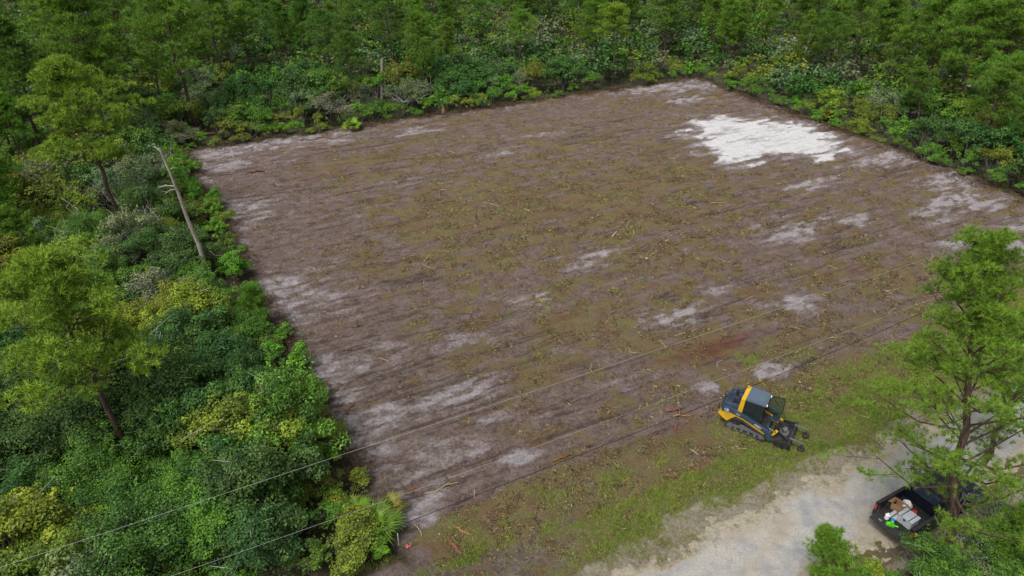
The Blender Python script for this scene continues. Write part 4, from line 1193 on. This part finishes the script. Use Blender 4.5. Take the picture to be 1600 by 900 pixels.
chunk((278, 393), .9, .5, M['cut_wood'], 'tan splintered log in the scrub left of the grey snag', 12, 'log', 'log')
b = G(693, 180)
mb = MB(); mb.cyl((0, 0, -.1), (0, 0, .75), .24, 12, .17)
for k in range(6): mb.cyl((.1 * math.cos(k), .1 * math.sin(k), .7), (.13 * math.cos(k), .13 * math.sin(k), .95 + .12 * (k % 3)), .06, 5, .012)
o = mb.build('stump', M['cut_wood']); o.location = (b.x, b.y, 0)
tag(o, 'splintered orange stump at the far edge of the clearing', 'stump')

# survey marks
def stake(px, h, label):
    b = G(*px); mb = MB().box((0, 0, h / 2 - .1), (.045, .03, h + .2)).box((0, 0, h - .04), (.05, .034, .07))
    o = mb.build('survey_stake', simple('stake_wood', (.52, .47, .40), .8), bevel=.004); o.location = (b.x, b.y, 0)
    tag(o, label, 'stake')
stake((365, 250), 1.15, 'thin pale survey stake in the far left corner of the clearing')
stake((623, 851), .75, 'short pale survey stake at the near left corner of the clearing')
b = G(640, 856)
pm = simple('pink_tape', (.75, .12, .20), .6)
o = MB().tube([(-.13, -.05, .02), (-.04, -.02, .1), (.05, .03, .05), (.02, .08, .16), (.10, .05, .28), (.12, .02, .32)], [.028, .03, .03, .028, .03, .02], 5).tube([(-.05, -.02, .08), (-.12, .06, .1), (-.16, .02, .03)], [.025, .028, .02], 5).build('marker_ribbon', pm)
o.location = (b.x, b.y, .03); tag(o, 'bright pink marker ribbon lying in the grass at the near left corner', 'ribbon')

# ------------------------------------------------------------------ compact track loader with rotary cutter
P_NAVY = simple('navy_paint', (.024, .052, .098), .34, 0, .15, 3, (.12, .10, .085), .4)
P_ROOF = simple('roof_paint', (.078, .118, .165), .42, 0, .10, 3, (.12, .10, .09), .3)
P_YEL = simple('yellow_paint', (.64, .385, .014), .42, 0, .08, 3, (.22, .15, .08), .45)
P_BLK = simple('black_steel', (.022, .022, .024), .5, 0.2, .25, 6, (.10, .085, .07), .5)
P_RUB = simple('rubber', (.022, .022, .022), .85, 0, .3, 9, (.11, .09, .07), .6)
P_STL = simple('worn_steel', (.18, .19, .21), .55, .4, .3, 7, (.12, .10, .08), .6)
P_WHT = simple('white_decal', (.80, .80, .80), .5, 0, .03)
P_RED = simple('red_plastic', (.50, .03, .02), .4, 0, .1)
P_SEAT = simple('seat_fabric', (.03, .03, .033), .9)
def glass_mat(name, col, alpha):
    m, nt, b_, out = new_mat(name)
    b_.inputs['Base Color'].default_value = (*col, 1); b_.inputs['Roughness'].default_value = .08
    f = noise(nt, 4); mr = ramp(nt, f, [(.3, alpha), (.8, min(1, alpha + .12))])
    nt.links.new(mr, b_.inputs['Alpha'])
    return m
P_GLS = glass_mat('cab_glass', (.02, .035, .035), .72)
P_DOOR = glass_mat('door_glass', (.03, .07, .05), .38)
P_HATCH = glass_mat('hatch_glass', (.10, .14, .17), .9)

def hull(circles, n=28):
    pts_ = []
    for (x, z, r) in circles:
        pts_ += [(x + r * math.cos(2 * math.pi * k / n), z + r * math.sin(2 * math.pi * k / n)) for k in range(n)]
    pts_ = sorted(set(pts_))
    def half(ps):
        h = []
        for p in ps:
            while len(h) > 1 and (h[-1][0] - h[-2][0]) * (p[1] - h[-2][1]) - (h[-1][1] - h[-2][1]) * (p[0] - h[-2][0]) <= 0: h.pop()
            h.append(p)
        return h
    a_ = half(pts_); b_ = half(pts_[::-1])
    return a_[:-1] + b_[:-1]

def text_mesh(txt, size, depth, mat):
    cu = bpy.data.curves.new('text', 'FONT'); cu.body = txt; cu.size = size; cu.extrude = depth; cu.align_x = 'CENTER'; cu.align_y = 'CENTER'
    to = bpy.data.objects.new('text', cu); C.objects.link(to)
    bpy.context.view_layer.update()
    me = bpy.data.meshes.new_from_object(to.evaluated_get(bpy.context.evaluated_depsgraph_get()))
    bpy.data.objects.remove(to); me.materials.clear(); me.materials.append(mat)
    return me

def build_loader(loc, rz):
    root = empty('track_loader', loc, rz)
    # tracks
    circ = [(-.86, .27, .25), (.92, .25, .23), (-.50, .66, .27)]
    for sgn in (-1, 1):
        y0, y1 = (.60, 1.0) if sgn > 0 else (-1.0, -.60)
        outer = hull(circ); inner = hull([(x, z, r - .05) for x, z, r in circ]); no, ni = len(outer), len(inner)
        def resample(poly, k):
            p = np.array(poly + [poly[0]]); s = np.r_[0, np.cumsum(np.hypot(*np.diff(p, axis=0).T))]
            t = np.linspace(0, s[-1], k, endpoint=False); return np.stack([np.interp(t, s, p[:, 0]), np.interp(t, s, p[:, 1])], -1)
        k = 84; po = resample(outer, k); cen = po.mean(0)
        tg = np.roll(po, -1, 0) - np.roll(po, 1, 0); tg /= np.linalg.norm(tg, axis=1, keepdims=True); nr = np.stack([-tg[:, 1], tg[:, 0]], -1)
        nr *= np.sign(((po - cen) * nr).sum(1))[:, None]
        pi_ = po - nr * .045
        mb = MB(); vs_ = []
        for q in (po, pi_):
            for y_ in (y0, y1): vs_ += [(p_[0], y_, p_[1]) for p_ in q]
        fs_ = []
        for i in range(k):
            j = (i + 1) % k
            fs_ += [(i, j, j + k, i + k), (2 * k + i, 3 * k + i, 3 * k + j, 2 * k + j), (i, 2 * k + i, 2 * k + j, j), (k + i, k + j, 3 * k + j, 3 * k + i)]
        mb.add(vs_, fs_); tr = mb.build('track', P_RUB, root, smooth=False)
        mb = MB()
        for i in range(0, k, 2):
            c_ = po[i] + nr[i] * .014; m3 = Matrix(((tg[i, 0], 0, nr[i, 0]), (0, 1, 0), (tg[i, 1], 0, nr[i, 1])))
            mb.box((c_[0], (y0 + y1) / 2, c_[1]), (.045, abs(y1 - y0) * .94, .034), m3)
        mb.build('tread_lugs', P_RUB, tr, smooth=False)
        ym = (y0 + y1) / 2
        for (x, z, r) in circ:
            w = MB().cyl((x, ym - .13, z), (x, ym + .13, z), r - .055, 20).cyl((x, ym - .15, z), (x, ym + .15, z), .07, 12)
            w.build('sprocket' if z > .5 else 'idler_wheel', P_STL if z < .5 else P_BLK, root)
        for i in range(4):
            x = -.52 + i * .36
            MB().cyl((x, ym - .14, .13), (x, ym + .14, .13), .09, 14).build('roller', P_STL, root)
        MB().prism([(-.75, .22), (.8, .2), (.8, .34), (-.1, .48), (-.6, .5)], ym - .10, ym + .10).build('track_frame', P_STL, root, bevel=.015)
    MB().box((-.05, 0, .52), (2.1, 1.16, .55)).build('chassis', P_BLK, root, bevel=.03)
    # yellow side panels, navy lift arms
    for sgn in (-1, 1):
        ya, yb = (.70, .93) if sgn > 0 else (-.93, -.70)
        MB().prism([(-1.62, .82), (-1.50, 1.10), (-.95, 1.20), (-.2, 1.06), (.5, .84), (1.06, .60), (1.03, .46), (.45, .66), (-.15, .90), (-.62, 1.0), (-.86, .74), (-1.02, .50), (-1.15, .50)], ya, yb).build('side_panel', P_YEL, root, bevel=.015)
        yc, yd = (.80, 1.0) if sgn > 0 else (-1.0, -.80)
        arm = MB().prism([(-1.48, 1.12), (-1.40, 1.42), (-1.12, 1.50), (-.75, 1.42), (.2, 1.14), (.85, .93), (1.28, .74), (1.52, .34), (1.38, .20), (1.22, .24), (1.06, .61), (.5, .85), (-.2, 1.07), (-.95, 1.21)], yc, yd).build('lift_arm', P_NAVY, root, bevel=.02)
        s = 1.004 * sgn
        # markings on the arm
        def deco(me, x, z, tilt, nm):
            o_ = obj(nm, me, arm); o_.location = (x, s, z)
            o_.rotation_euler = (math.pi / 2, tilt if sgn < 0 else -tilt, 0 if sgn < 0 else math.pi)
        deco(text_mesh('333G', .105, .002, P_WHT), -.52, 1.255, .28, 'number_marking')
        deco(text_mesh('DEERE', .145, .002, P_WHT), .62, .93, .36, 'name_marking')
        eb = MB().cyl((0, 0, 0), (0, 0, .003), .125, 28); deco(eb.mesh('emblem', P_WHT), -1.16, 1.31, 0, 'emblem')
        eb = MB().cyl((0, 0, .0035), (0, 0, .005), .108, 28); deco(eb.mesh('emblem_field', P_NAVY), -1.16, 1.31, 0, 'emblem_field')
        dr_ = [(-.085, -.03), (-.03, .0), (.015, .0), (.03, .05), (.02, .085), (.035, .085), (.045, .06), (.085, .05), (.08, .035), (.055, .03), (.045, -.02), (.08, -.055), (.07, -.065), (.03, -.04), (-.01, -.035), (-.04, -.035), (-.07, -.07), (-.08, -.06), (-.06, -.03)]
        nd = len(dr_); eb = MB().add([(x, y_, .0055) for x, y_ in dr_] + [(x, y_, .008) for x, y_ in dr_], [tuple(range(nd)), tuple(range(2 * nd - 1, nd - 1, -1))] + [(i, (i + 1) % nd, (i + 1) % nd + nd, i + nd) for i in range(nd)])
        deco(eb.mesh('emblem_figure', P_WHT), -1.16, 1.31, 0, 'emblem_figure')
        # lift cylinder
        yy = .74 * sgn
        cyl = MB().cyl((-.95, yy, 1.0), (.15, yy, .98), .05, 12).cyl((.15, yy, .98), (.75, yy, .84), .028, 10); cyl.build('lift_cylinder', P_STL, root)
        MB().cyl((-1.22, yy * 1.36, 1.36), (-1.22, yy * 1.05, 1.36), .06, 14).build('pivot_pin', P_STL, root)
    # engine bay
    hood = MB().prism([(-1.55, .72), (-1.52, 1.30), (-1.40, 1.44), (-.62, 1.52), (-.62, .72)], -.66, .66).build('engine_hood', P_NAVY, root, bevel=.03)
    for i in range(7): MB().box((-1.34 + i * .085, 0, 1.475 + i * .0065), (.03, .8, .03)).build('louver', P_BLK, hood)
    MB().box((-1.57, 0, .98), (.05, .9, .5)).build('rear_grille', P_BLK, root, bevel=.01)
    for sgn in (-1, 1):
        MB().tube([(-1.50, .62 * sgn, 1.30), (-1.66, .62 * sgn, 1.34), (-1.70, .62 * sgn, 1.1), (-1.60, .62 * sgn, .9)], .028, 8).build('rear_guard', P_BLK, root)
        MB().box((-1.595, .55 * sgn, 1.2), (.03, .10, .08)).build('tail_lamp', P_RED, root, bevel=.008)
        MB().tube([(-.66, .42 * sgn, 1.5), (-.72, .42 * sgn, 1.95), (-.98, .42 * sgn, 1.90), (-1.08, .42 * sgn, 1.47)], .035, 8).build('guard_rail', P_NAVY, root)
    MB().cyl((-.98, .28, 1.46), (-.98, .28, 1.82), .055, 12).cyl((-.98, .28, 1.8), (-1.04, .28, 1.92), .05, 12).build('exhaust_pipe', P_BLK, root)
    MB().box((-.88, -.15, 1.60), (.36, .5, .16)).build('air_intake', P_BLK, root, bevel=.03)
    # cab
    for sgn in (-1, 1):
        MB().prism([(-.66, 1.16), (-.58, 2.08), (-.36, 2.08), (-.40, 1.10)], .60 * sgn, .69 * sgn).build('cab_post', P_YEL, root, bevel=.015)
    MB().prism([(-.60, 2.02), (-.58, 2.17), (-.36, 2.19), (-.36, 2.04)], -.69, .69).build('cab_band', P_YEL, root, bevel=.02)
    roof = MB().prism([(-.355, 2.05), (-.355, 2.20), (-.1, 2.235), (.55, 2.215), (.74, 2.16), (.76, 2.07)], -.63, .63).build('cab_roof', P_ROOF, root, bevel=.04)
    MB().box((.40, -.16, 2.232), (.40, .52, .022)).build('roof_hatch', P_HATCH, roof, bevel=.01)
    MB().prism([(-.40, .70), (-.40, 1.20), (.55, 1.02), (.70, .70)], -.64, .64).build('cab_tub', P_BLK, root, bevel=.02)
    for sgn in (-1, 1):
        y_ = .615 * sgn
        MB().bar((.66, y_, 1.0), (.62, y_, 2.07), .07, .08, (0, 1, 0)).build('front_pillar', P_BLK, root, bevel=.012)
        MB().prism([(-.38, 1.19), (-.36, 2.05), (.60, 2.05), (.63, 1.02)], y_ - .008, y_ + .008).build('side_window', P_GLS, root)
        gm = MB()
        for i in range(3): gm.bar((-.36, y_ + .03 * sgn, 1.4 + i * .2), (.6, y_ + .03 * sgn, 1.36 + i * .2), .012, .012)
        gm.bar((.12, y_ + .03 * sgn, 1.15), (.12, y_ + .03 * sgn, 2.04), .03, .02, (0, 1, 0)); gm.build('window_guard', P_BLK, root)
        lm = MB().box((.77, .46 * sgn, 2.11), (.05, .15, .08)); lm.build('work_light', P_WHT, root, bevel=.012)
        MB().tube([(.70, .66 * sgn, 1.9), (.80, .78 * sgn, 1.95)], .012, 6).box((.80, .80 * sgn, 1.86), (.02, .12, .2)).build('mirror', P_BLK, root)
    MB().box((-.38, 0, 1.65), (.02, 1.1, .8)).build('rear_window', P_GLS, root)
    seat = MB().box((-.02, 0, 1.08), (.48, .48, .14)).build('seat', P_SEAT, root, bevel=.04)
    MB().box((-.24, 0, 1.42), (.13, .46, .66), Matrix.Rotation(-.15, 3, 'Y')).build('backrest', P_SEAT, seat, bevel=.05)
    for sgn in (-1, 1): MB().cyl((.26, .34 * sgn, 1.0), (.28, .34 * sgn, 1.36), .018, 8).cyl((.28, .34 * sgn, 1.34), (.285, .34 * sgn, 1.45), .03, 10).build('joystick', P_BLK, root)
    MB().box((.42, -.33, 1.5), (.05, .16, .12)).build('display', P_RED, root, bevel=.01)
    # the open front door, hinged on the left pillar
    door = empty('front_door', (.70, .60, 0), R(12)); door.parent = root
    def rr(w0, w1, z0, z1, r, n=6):
        out_ = []
        for (cx, cz, a0) in ((w1 - r, z1 - r, 0), (w0 + r, z1 - r, 90), (w0 + r, z0 + r, 180), (w1 - r, z0 + r, 270)):
            out_ += [(cx + r * math.cos(R(a0 + 90 * i / n)), cz + r * math.sin(R(a0 + 90 * i / n))) for i in range(n + 1)]
        return out_
    o1 = rr(.0, .84, .86, 2.06, .20); i1 = rr(.045, .795, .905, 2.015, .16); nn = len(o1)
    fm = MB(); vs_ = [(x, y_, z) for y_ in (-.02, .02) for q in (o1, i1) for x, z in q]; fs_ = []
    for i in range(nn):
        j = (i + 1) % nn
        fs_ += [(i, j, nn + j, nn + i), (2 * nn + i, 3 * nn + i, 3 * nn + j, 2 * nn + j), (i, 2 * nn + i, 2 * nn + j, j), (nn + i, nn + j, 3 * nn + j, 3 * nn + i)]
    fm.add(vs_, fs_); fm.build('door_frame', P_BLK, door, smooth=False)
    MB().prism(i1, -.006, .006).build('door_glass', P_DOOR, door)
    MB().tube([(.80, -.03, 1.0), (.98, -.06, .95), (.98, -.06, .72), (.84, -.03, .70)], .022, 8).build('grab_handle', P_BLK, door)
    MB().bar((.2, -.03, 1.95), (.55, -.03, 1.45), .02, .025).build('wiper', P_BLK, door)
    # quick coupler and steps
    MB().box((1.05, 0, .55), (.14, 1.1, .40)).build('front_plate', P_NAVY, root, bevel=.02)
    for sgn in (-1, 1):
        MB().prism([(1.30, .20), (1.42, .20), (1.66, .72), (1.52, .78)], .56 * sgn - .05, .56 * sgn + .05).build('coupler_plate', P_YEL, root, bevel=.012)
        MB().cyl((1.0, .40 * sgn, .62), (1.46, .40 * sgn, .50), .04, 10).build('tilt_cylinder', P_STL, root)
    MB().cyl((1.40, -.62, .30), (1.40, .62, .30), .045, 12).cyl((1.52, -.62, .66), (1.52, .62, .66), .04, 12).build('coupler_bar', P_BLK, root)
    for i, yh in enumerate((-.16, -.08, .05, .14)):
        MB().tube([(1.02, yh, .85), (1.30, yh * 1.5, 1.02), (1.62, yh * 2, .82), (1.92, yh * 1.4, .55)], .022, 8).build('hydraulic_hose', P_BLK, root)
    return root

def build_cutter(loc, rz):
    """rotary brush cutter carried on the coupler: open deck, cross beam, two arms with gauge wheels"""
    root = empty('rotary_cutter', loc, rz)
    MB().box((1.50, 0, .44), (.06, 1.1, .46)).build('mount_plate', P_BLK, root, bevel=.012)
    MB().prism([(1.54, .16), (1.54, .28), (2.30, .26), (2.30, .14)], -.92, .92).build('deck', P_BLK, root, bevel=.015)
    MB().cyl((1.92, 0, .27), (1.92, 0, .40), .26, 20).cyl((1.92, 0, .40), (1.92, 0, .58), .14, 16).build('motor', P_STL, root)
    MB().box((1.92, .18, .50), (.20, .16, .14)).cyl((1.80, -.16, .33), (2.12, -.34, .44), .07, 12).build('valve_block', P_STL, root, bevel=.015)
    MB().bar((2.36, -1.08, .42), (2.36, 1.08, .42), .15, .22).build('cross_beam', P_BLK, root, bevel=.02)
    for sgn in (-1, 1):
        MB().prism([(1.62, .05), (1.70, .40), (2.42, .52), (2.50, .05)], sgn * 1.0 - .03, sgn * 1.0 + .03).build('skid_plate', P_BLK, root, bevel=.012)
        MB().bar((1.56, .3 * sgn, .55), (2.36, .75 * sgn, .48), .07, .07).build('brace', P_BLK, root, bevel=.01)
        y_ = .62 * sgn
        MB().bar((2.30, y_, .60), (3.02, y_, .54), .09, .09).build('push_arm', P_STL, root, bevel=.012)
        MB().cyl((2.98, y_, .56), (2.98, y_, .34), .035, 10).bar((2.98, y_ - .10, .36), (2.98, y_ + .10, .36), .07, .03).bar((2.98, y_ - .10, .37), (2.98, y_ - .10, .17), .06, .02, (0, 1, 0)).bar((2.98, y_ + .10, .37), (2.98, y_ + .10, .17), .06, .02, (0, 1, 0)).build('caster_fork', P_BLK, root)
        wh_ = MB().cyl((2.98, y_ - .075, .19), (2.98, y_ + .075, .19), .19, 22).build('gauge_wheel', P_RUB, root, bevel=.03)
        MB().cyl((2.98, y_ - .082, .19), (2.98, y_ + .082, .19), .085, 14).build('hub', P_STL, wh_)
    for k in range(3):
        a = k * 2.1 + .4
        MB().bar((1.95, 0, .11), (1.95 + .62 * math.cos(a), .62 * math.sin(a), .10), .10, .025).build('blade', P_STL, root)
    for i in range(16):
        y_ = -.85 + i * .113
        MB().cyl((2.44, y_, .36), (2.445, y_, .07), .014, 6).build('guard_chain', P_BLK, root)
    return root

lp = G(1161, 680.5)
lu_, lv_ = (float(q) for q in to_lot(lp.x, lp.y))
LOADER_RZ = R(-31.0)
# stand on the middle of the near track
off = Vector((math.sin(LOADER_RZ), -math.cos(LOADER_RZ), 0)) * .98
lz = zlot(lu_, lv_) + .03
LS = .95
lo_ = build_loader((lp.x - off.x, lp.y - off.y, lz), LOADER_RZ); lo_.scale = (LS, LS, LS * .97)
tag(lo_, 'yellow and navy tracked loader at the clearing edge with its cab door open', 'track loader')
ct_ = build_cutter((lp.x - off.x, lp.y - off.y, lz), LOADER_RZ); ct_.scale = (LS, LS, LS)
tag(ct_, 'black rotary brush cutter with two gauge wheels carried in front of the track loader', 'brush cutter')

# ------------------------------------------------------------------ pickup under the near pine
T_PNT = simple('truck_paint', (.012, .016, .030), .28, .2, .15, 3, (.07, .065, .06), .25)
T_LIN = simple('bed_liner', (.016, .016, .017), .8, 0, .3, 12, (.07, .06, .05), .4)
T_GLS = glass_mat('truck_glass', (.03, .045, .065), .92)
T_CHR = simple('chrome', (.55, .56, .58), .25, .9, .05)
def build_truck(loc, rz):
    root = empty('pickup_truck', loc, rz)
    # origin: ground below the rear end of the bed; x forward
    MB().box((.98, 0, .74), (1.96, 1.62, .05)).build('bed_floor', T_LIN, root)
    for i in range(9): MB().box((.98, -.68 + i * .17, .775), (1.9, .07, .02)).build('bed_rib', T_LIN, root)
    for sgn in (-1, 1):
        s = sgn
        arch = [(.62 + .44 * math.cos(a_), .42 + .46 * math.sin(a_)) for a_ in np.linspace(math.pi, 0, 13)]
        MB().prism([(0, .45)] + [(.02, .44)] + [(x + .32, z) for x, z in arch] + [(2.0, .44), (2.0, 1.24), (0, 1.22)], s * .80, s * .96).build('bed_side', T_PNT, root, bevel=.02)
        MB().box((1.0, s * .88, 1.245), (1.96, .15, .03)).build('bed_rail', T_LIN, root, bevel=.01)
        MB().box((.02, s * .90, .98), (.05, .12, .30)).build('tail_lamp', P_RED, root, bevel=.012)
        MB().box((.95, s * .72, .88), (.9, .16, .24)).build('wheel_tub', T_LIN, root, bevel=.04)
    MB().box((2.0, 0, 1.0), (.05, 1.62, .48)).build('bed_front', T_PNT, root, bevel=.01)
    tg = MB().box((-.29, 0, .765), (.54, 1.50, .06)).build('tailgate', T_LIN, root, bevel=.02)
    MB().box((-.30, .38, .80), (.10, .15, .008)).box((-.30, .38, .806), (.05, .09, .006)).build('emblem', T_CHR, tg)
    MB().cyl((-.05, .74, .80), (.12, .78, 1.1), .006, 6).build('tailgate_cable', P_STL, root)
    MB().cyl((-.05, -.74, .80), (.12, -.78, 1.1), .006, 6).build('tailgate_cable', P_STL, root)
    MB().box((-.10, 0, .50), (.20, 1.8, .18)).build('bumper', T_CHR, root, bevel=.04)
    # cab and front body
    MB().prism([(2.04, .42), (2.04, 1.22), (3.9, 1.20), (5.3, 1.08), (5.42, .95), (5.42, .5), (5.0, .42)], -.95, .95).build('body', T_PNT, root, bevel=.05)
    MB().prism([(2.06, 1.20), (2.18, 1.86), (2.5, 1.92), (3.25, 1.90), (3.95, 1.19)], -.74, .74).build('cab_roof', T_PNT, root, bevel=.05)
    ws = MB().add([(3.93, -.70, 1.24), (3.93, .70, 1.24), (3.32, .64, 1.86), (3.32, -.64, 1.86), (3.95, -.70, 1.25), (3.95, .70, 1.25), (3.34, .64, 1.87), (3.34, -.64, 1.87)], [(0, 1, 2, 3), (4, 7, 6, 5), (0, 4, 5, 1), (1, 5, 6, 2), (2, 6, 7, 3), (3, 7, 4, 0)])
    ws.build('windshield', T_GLS, root)
    MB().add([(2.05, -.62, 1.30), (2.05, .62, 1.30), (2.15, .58, 1.80), (2.15, -.58, 1.80), (2.035, -.62, 1.30), (2.035, .62, 1.30), (2.135, .58, 1.80), (2.135, -.58, 1.80)], [(0, 1, 2, 3), (4, 7, 6, 5), (0, 4, 5, 1), (1, 5, 6, 2), (2, 6, 7, 3), (3, 7, 4, 0)]).build('rear_window', T_GLS, root)
    for s in (-1, 1):
        for (x0, x1) in ((2.3, 2.85), (2.92, 3.6)):
            xt1 = min(x1, 3.22)
            MB().prism([(x0, 1.24), (x0 + .04, 1.80), (xt1, 1.80), (x1, 1.24)], s * .742, s * .750).build('side_window', T_GLS, root)
        for (x0, x1) in ((2.25, 2.88), (2.92, 3.85)):
            d_ = MB().box(((x0 + x1) / 2, s * .953, .84), (x1 - x0 - .02, .012, .68)).build('door', T_PNT, root, bevel=.004)
            MB().box((x0 + .14, s * .972, 1.05), (.16, .03, .03)).build('handle', T_CHR, d_, bevel=.006)
        MB().box((3.72, s * 1.05, 1.30), (.10, .22, .18)).build('mirror', T_LIN, root, bevel=.03)
        MB().box((5.40, s * .74, .86), (.06, .34, .17)).build('headlight', P_WHT, root, bevel=.02)
        for x in (.94, 4.45):
            w_ = empty('wheel', (x, s * .84, .39)); w_.parent = root
            MB().cyl((0, -.13, 0), (0, .13, 0), .39, 26).build('tyre', P_RUB, w_, bevel=.04)
            MB().cyl((0, -.135, 0), (0, .135, 0), .23, 18).build('rim', P_STL, w_, bevel=.01)
    MB().box((4.6, 0, 1.168), (1.25, 1.35, .03), Matrix.Rotation(.086, 3, 'Y')).build('hood', T_PNT, root, bevel=.012)
    MB().box((5.44, 0, .78), (.05, 1.1, .26)).build('grille', T_CHR, root, bevel=.02)
    MB().box((5.46, 0, .52), (.14, 1.84, .18)).build('front_bumper', T_CHR, root, bevel=.04)
    return root
ta, tb_ = G(1357.5, 808, .80), G(1403, 844, .80)
TR = R(29.5)
tdir = Vector((math.cos(TR), math.sin(TR), 0)); tlf = Vector((-math.sin(TR), math.cos(TR), 0))
tpos = ta + tdir * .56 - tlf * .75
tpos.z = .06
tag(build_truck(tpos, TR), 'dark pickup parked under the near pine with its tailgate down and a loaded bed', 'pickup truck')
def bed(x, y_, z=.0): return tpos + tdir * x + tlf * y_ + Vector((0, 0, .79 + z))
def put(o, x, y_, z, rz, label, cat):
    o.location = bed(x, y_, z); o.rotation_euler = (0, 0, TR + rz); return tag(o, label, cat)
B_GRY = simple('grey_plastic', (.42, .45, .48), .5, 0, .08); B_WHT = simple('white_plastic', (.78, .78, .78), .5, 0, .05)
B_CRD = simple('cardboard', (.36, .22, .11), .85, 0, .15); B_BLU = simple('blue_plastic', (.03, .25, .60), .4); B_GRN = simple('lime_plastic', (.10, .62, .02), .45)
B_SIL = simple('silver_wrap', (.62, .63, .64), .35, .3, .08)
r_ = empty('storage_box'); MB().box((0, 0, .21), (.62, .66, .42)).build('box_body', B_GRY, r_, bevel=.03)
MB().box((0, 0, .445), (.66, .70, .05)).build('lid', B_GRY, r_, bevel=.02)
for y_ in (-.18, .18): MB().box((0, y_, .474), (.665, .035, .008)).build('strap', P_BLK, r_)
MB().box((-.34, 0, .36), (.03, .10, .08)).build('latch', P_BLK, r_, bevel=.008)
put(r_, .62, -.28, 0, .02, 'grey lidded storage box with dark straps in the pickup bed', 'storage box')
for k, y_ in enumerate((.16, .0)):
    o = MB().cyl((-.24, 0, .085), (.24, 0, .085), .085, 20).cyl((-.245, 0, .085), (.245, 0, .085), .03, 12).build('sheet_roll', B_SIL, bevel=.008)
    put(o, .40, .30 - .20 * k, 0, .05, ['silver-white roll in the pickup bed, farther from the grey box', 'silver-white roll in the pickup bed, next to the grey box'][k], 'roll')
o = MB().cyl((0, 0, 0), (0, 0, .24), .10, 16).cyl((0, 0, .24), (0, 0, .30), .10, 16, .035).cyl((0, 0, .30), (0, 0, .34), .04, 12).build('jug', B_WHT, bevel=.008); put(o, .03, .30, 0, 0, 'white jug at the tailgate end of the pickup bed', 'jug')
o = MB().cyl((0, 0, 0), (0, 0, .16), .085, 14).cyl((0, 0, .16), (0, 0, .19), .06, 12).tube([(.08, 0, .13), (.14, 0, .10), (.08, 0, .04)], .012, 6).build('drink_cooler', B_BLU, bevel=.01); put(o, .10, .06, 0, .4, 'small blue drink jug in the pickup bed beside the white jug', 'jug')
o = MB().prism([(-.16, 0), (-.16, .10), (-.02, .16), (.02, .26), (.10, .26), (.10, .14), (.18, .08), (.18, 0)], -.07, .07).cyl((.18, 0, .05), (.34, 0, .05), .03, 10).build('power_tool', B_GRN, bevel=.015); put(o, -.18, -.02, 0, -.9, 'lime green power tool lying on the pickup tailgate', 'tool')
r_ = empty('cardboard_box')
MB().box((0, .24, .17), (.46, .012, .34)).box((0, -.24, .17), (.46, .012, .34)).box((.23, 0, .17), (.012, .468, .34)).box((-.23, 0, .17), (.012, .468, .34)).box((0, 0, .01), (.45, .47, .012)).build('box_walls', B_CRD, r_)
for (x, y_, rx, ry) in ((0, .34, -.5, 0), (0, -.34, .5, 0)): MB().box((x, y_, .31), (.46, .20, .008), Matrix.Rotation(rx, 3, 'X')).build('flap', B_CRD, r_)
put(r_, .98, .42, 0, .15, 'open brown cardboard box in the pickup bed', 'cardboard box')
rg = np.random.default_rng(3); bm = bmesh.new(); bmesh.ops.create_icosphere(bm, subdivisions=3, radius=.22)
for v_ in bm.verts:
    k = .75 + .5 * float(vn(v_.co.x * 9 + 3, v_.co.y * 9 + v_.co.z * 7, 3)); v_.co *= k; v_.co.z = max(-.12, v_.co.z * .8)
me = bpy.data.meshes.new('bag'); bm.to_mesh(me); bm.free(); me.materials.append(B_WHT)
o = obj('plastic_bag', me); put(o, 1.42, .30, .14, .3, 'crumpled white plastic bag near the cab end of the pickup bed', 'bag')
r_ = empty('fuel_can'); MB().prism([(-.15, 0), (-.15, .26), (-.05, .33), (.15, .33), (.15, 0)], -.09, .09).build('can_body', P_RED, r_, bevel=.02); MB().cyl((.08, 0, .33), (.16, 0, .42), .025, 10).build('spout', P_BLK, r_)
put(r_, 1.16, -.20, 0, .5, 'red fuel can behind the grey storage box in the pickup bed', 'fuel can')
o = MB().cyl((-.55, 0, .03), (.55, .05, .05), .02, 8).cyl((-.5, -.10, .03), (.5, -.12, .04), .022, 8).cyl((-.45, .08, .03), (.35, -.02, .07), .018, 8).build('pole_bundle', T_LIN); put(o, -.02, -.55, 0, 1.0, 'bundle of black poles lying across the tailgate end of the bed', 'poles')

# ------------------------------------------------------------------ labels: look-alikes that share one are told apart by their order in the picture
groups = {}
bpy.context.view_layer.update()
for o in C.objects:
    if o.parent is None and 'label' in o.keys() and 'kind' not in o.keys():
        groups.setdefault(o['label'], []).append(o)
for lb, os_ in groups.items():
    if 1 < len(os_) <= len(ORD):
        os_.sort(key=lambda q: q.location.x / max(1, q.location.y))
        for k, q in enumerate(os_):
            q['label'] = '%s, %s from left' % (lb, ORD[k])
